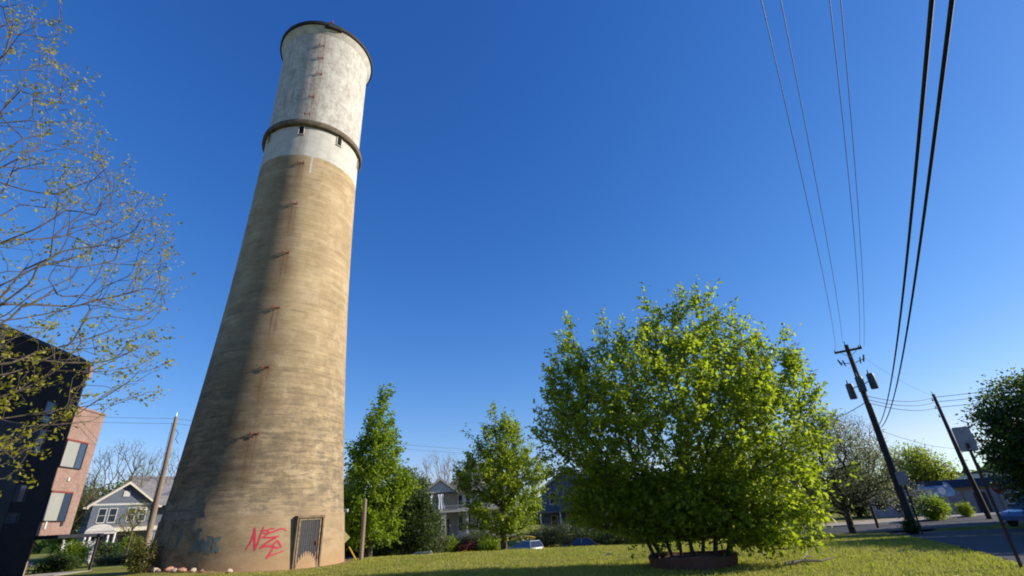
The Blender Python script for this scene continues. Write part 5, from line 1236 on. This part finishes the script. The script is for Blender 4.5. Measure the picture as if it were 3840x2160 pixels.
for lab, a, b, z in (('thick black overhead cable, the left one of the pair', (21.9, 31.03), (3.51, 2.61), (5.39, 4.83, 5.22)), ('thick black overhead cable, the right one of the pair', (22.02, 30.95), (3.67, 2.62), (5.31, 4.76, 5.2))):
    wire('overhead_cable', lab, (*a, 0), (*b, 0), 0, .0195, zfun=para(*z), s1=1.2, group=WG)
P2t = np.array(P2)
def wp(az, el, d): p = pol(az, d); return (p[0], p[1], EYE + d * math.tan(R(el)))
for k, (e1, e2, e3, lab) in enumerate(((8.35, 7.42, 7.35, 'upper'), (8.0, 7.02, 6.9, 'middle'), (7.7, 6.55, 6.45, 'lower'))):
    p0 = wp(35.3, e1, 38); p1 = wp(39.95, e2, 55); p2 = wp(48, e3, 60)
    wire('service_wire', lab + ' service wire from the transformer pole to the second dark pole', p0, p1, .35, .022, 1.0, 16, group='service wires right of the transformer pole')
    wire('service_wire', lab + ' service wire running right from the second dark pole to the dark tree', p1, p2, .15, .022, 1.0, 12, group='service wires right of the second pole')
wire('service_wire', 'drooping cable running left from the transformer pole into the bare tree', wp(35.05, 7.9, 38), wp(31.2, 6.6, 44), .12, .022, 1.0, 12)
wire('service_wire', 'thin wire drooping right from the transformer pole towards the round olive tree', wp(35.2, 5.3, 38), wp(42, 3.3, 70), .8, .014, 1.0, 16, mat='wire_grey')
wire('service_wire', 'thin slanting wire from the crossarm down towards the second dark pole', wp(36.0, 12.0, 38), wp(40.0, 7.5, 55), .3, .008, 1.0, 12, mat='wire_grey')
for e, lab in ((10.2, 'upper'), (9.75, 'lower')):
    wire('service_wire', lab + ' thin wire running left from the bare weathered pole', wp(-35.37, e, 42.6), wp(-60, e - .6, 44), .25, .011, 1.0, 16, mat='wire_grey')
    wire('service_wire', lab + ' thin wire crossing the gap between the narrow tree and the maple', wp(-35.37, e, 42.6), (12, 66, 7.9 + (e - 9.75) * 1.0), .8, .011, 1.0, 16, mat='wire_grey')

# ------------------------------------------------------------------- signs
MAT['sign_back'] = M_noisy('sign_aluminium_back', (.20, .20, .22), (.29, .29, .31), 3, .55, .02, metal=.3)
s1 = thing('road_sign', 'blank grey back of a rectangular sign on a tall post in the right foreground', 'sign', (10.72, 12.42, -.02), R(-24))
MB().box((0, 0, 1.28), (.055, .045, 2.75)).build('post', MAT['dark_pole'], s1)
pl_ = MB(); w, h, r = .175, .285, .045; poly = []
for cx, cz, a0 in ((w - r, h - r, 0), (-w + r, h - r, 90), (-w + r, -h + r, 180), (w - r, -h + r, 270)):
    for a in (0, 30, 60, 90): poly.append((cx + r * math.cos(R(a0 + a)), 2.75 + cz + r * math.sin(R(a0 + a))))
pl_.prism(poly, .026, .030, 'y'); pl_.build('sign_plate', MAT['sign_back'], s1)
MB().bb(-.015, .015, -.035, -.023, 2.5, 2.53).bb(-.015, .015, -.035, -.023, 2.95, 2.98).build('bolt', MAT['steel'], s1)
q = pol(35.55, 36.5, -.45); s2 = thing('road_sign', 'small white sign plate on a thin post just right of the transformer pole', 'sign', q, R(-35))
MB().tube([(0, 0, 0), (0, 0, 3.05)], .04, 8).build('post', MAT['black_iron'], s2, True)
MB().bb(-.24, .24, -.055, -.045, 2.45, 3.15).build('sign_plate', MAT['sign_back'], s2)
q = pol(41.5, 50, -.6); s3 = thing('stop_sign', 'small red octagonal sign at the far corner by the dark tree', 'sign', q, R(-30))
MB().tube([(0, 0, 0), (0, 0, 2.4)], .035, 8).build('post', MAT['steel'], s3, True)
MAT['sign_red'] = M_noisy('red_sign_face', (.30, .03, .03), (.38, .04, .04), 2, .5, 0)
MB().prism([(.40 * math.cos(R(a + 22.5)), 2.15 + .40 * math.sin(R(a + 22.5))) for a in range(0, 360, 45)], -.05, -.04, 'y').build('sign_plate', MAT['sign_red'], s3)
def text(s, size, mat, par, loc, rx=90):
    cu = bpy.data.curves.new('lettering', 'FONT'); cu.body = s; cu.size = size; cu.align_x = 'CENTER'; cu.align_y = 'CENTER'; cu.extrude = .001
    cu.materials.append(mat); o = bpy.data.objects.new('lettering', cu); COL.objects.link(o); o.parent = par; o.location = loc; o.rotation_euler = (R(rx), 0, 0)
    dg = bpy.context.evaluated_depsgraph_get(); me = bpy.data.meshes.new_from_object(o.evaluated_get(dg)); no = bpy.data.objects.new('lettering', me); COL.objects.link(no)
    no.parent = par; no.location = loc; no.rotation_euler = o.rotation_euler; bpy.data.objects.remove(o); return no
text('STOP', .24, MAT['white'], s3, (0, -.053, 2.15))

# ------------------------------------------------------------ light & sky
SUN_AZ, SUN_EL = 89.5, 23.0
world = bpy.data.worlds.new('World'); SC.world = world; world.use_nodes = True
nt = world.node_tree; bg = nt.nodes['Background']
sky = nt.nodes.new('ShaderNodeTexSky'); sky.sky_type = 'NISHITA'; sky.sun_disc = False
sky.sun_elevation = R(SUN_EL); sky.sun_rotation = R(SUN_AZ); sky.altitude = 300; sky.air_density = 1.0; sky.dust_density = .25; sky.ozone_density = 4.0
hsv = nt.nodes.new('ShaderNodeHueSaturation'); hsv.inputs['Saturation'].default_value = 1.15
nt.links.new(sky.outputs[0], hsv.inputs['Color'])
# deepen the blue the way a polarised lens does: one response curve per channel
sep = nt.nodes.new('ShaderNodeSeparateColor'); com = nt.nodes.new('ShaderNodeCombineColor'); nt.links.new(hsv.outputs[0], sep.inputs[0])
for ch, (gain, power) in enumerate(((.851, 1.25), (.92, 1.0), (1.62, .75))):
    pw = nt.nodes.new('ShaderNodeMath'); pw.operation = 'POWER'; pw.inputs[1].default_value = power
    ml = nt.nodes.new('ShaderNodeMath'); ml.operation = 'MULTIPLY'; ml.inputs[1].default_value = gain
    nt.links.new(sep.outputs[ch], pw.inputs[0]); nt.links.new(pw.outputs[0], ml.inputs[0]); nt.links.new(ml.outputs[0], com.inputs[ch])
mn = nt.nodes.new('ShaderNodeMath'); mn.operation = 'MINIMUM'; lg = nt.nodes.new('ShaderNodeMath'); lg.operation = 'MULTIPLY'; lg.inputs[1].default_value = .78
nt.links.new(com.inputs[1].links[0].from_socket, lg.inputs[0]); nt.links.new(com.inputs[0].links[0].from_socket, mn.inputs[0]); nt.links.new(lg.outputs[0], mn.inputs[1]); nt.links.new(mn.outputs[0], com.inputs[0])
nt.links.new(com.outputs[0], bg.inputs[0]); bg.inputs[1].default_value = .105
sd = bpy.data.lights.new('sun', 'SUN'); sd.energy = 5.0; sd.angle = R(.5); sd.color = (1.0, .90, .75)
so = bpy.data.objects.new('sun', sd); COL.objects.link(so)
dirv = Vector((math.sin(R(SUN_AZ)) * math.cos(R(SUN_EL)), math.cos(R(SUN_AZ)) * math.cos(R(SUN_EL)), math.sin(R(SUN_EL))))
so.rotation_euler = dirv.to_track_quat('Z', 'Y').to_euler(); so.location = (60, 0, 40)

# ------------------------------------------------------------------ camera
roll = math.atan2(158, 2574); pitch = math.atan2(573, 1216)
fw = Vector((0, math.cos(pitch), math.sin(pitch))); r0 = Vector((1, 0, 0)); u0 = Vector((0, -math.sin(pitch), math.cos(pitch)))
s, c = math.sin(roll), math.cos(roll)
Rv = c * r0 - s * u0; Uv = s * r0 + c * u0
cam = bpy.data.cameras.new('camera'); co = bpy.data.objects.new('camera', cam); COL.objects.link(co)
m = Matrix((Rv, Uv, -fw)).transposed().to_4x4(); m.translation = (0, 0, EYE); co.matrix_world = m
cam.sensor_width = 36; cam.lens = 1216 / 2576 * 36; cam.clip_start = .05; cam.clip_end = 4000
SC.camera = co
SC.view_settings.view_transform = 'Standard'; SC.view_settings.look = 'None'; SC.view_settings.gamma = 1; SC.view_settings.exposure = .6
SC.render.resolution_x = 1024; SC.render.resolution_y = 576
SC.cycles.filter_width = 1.9
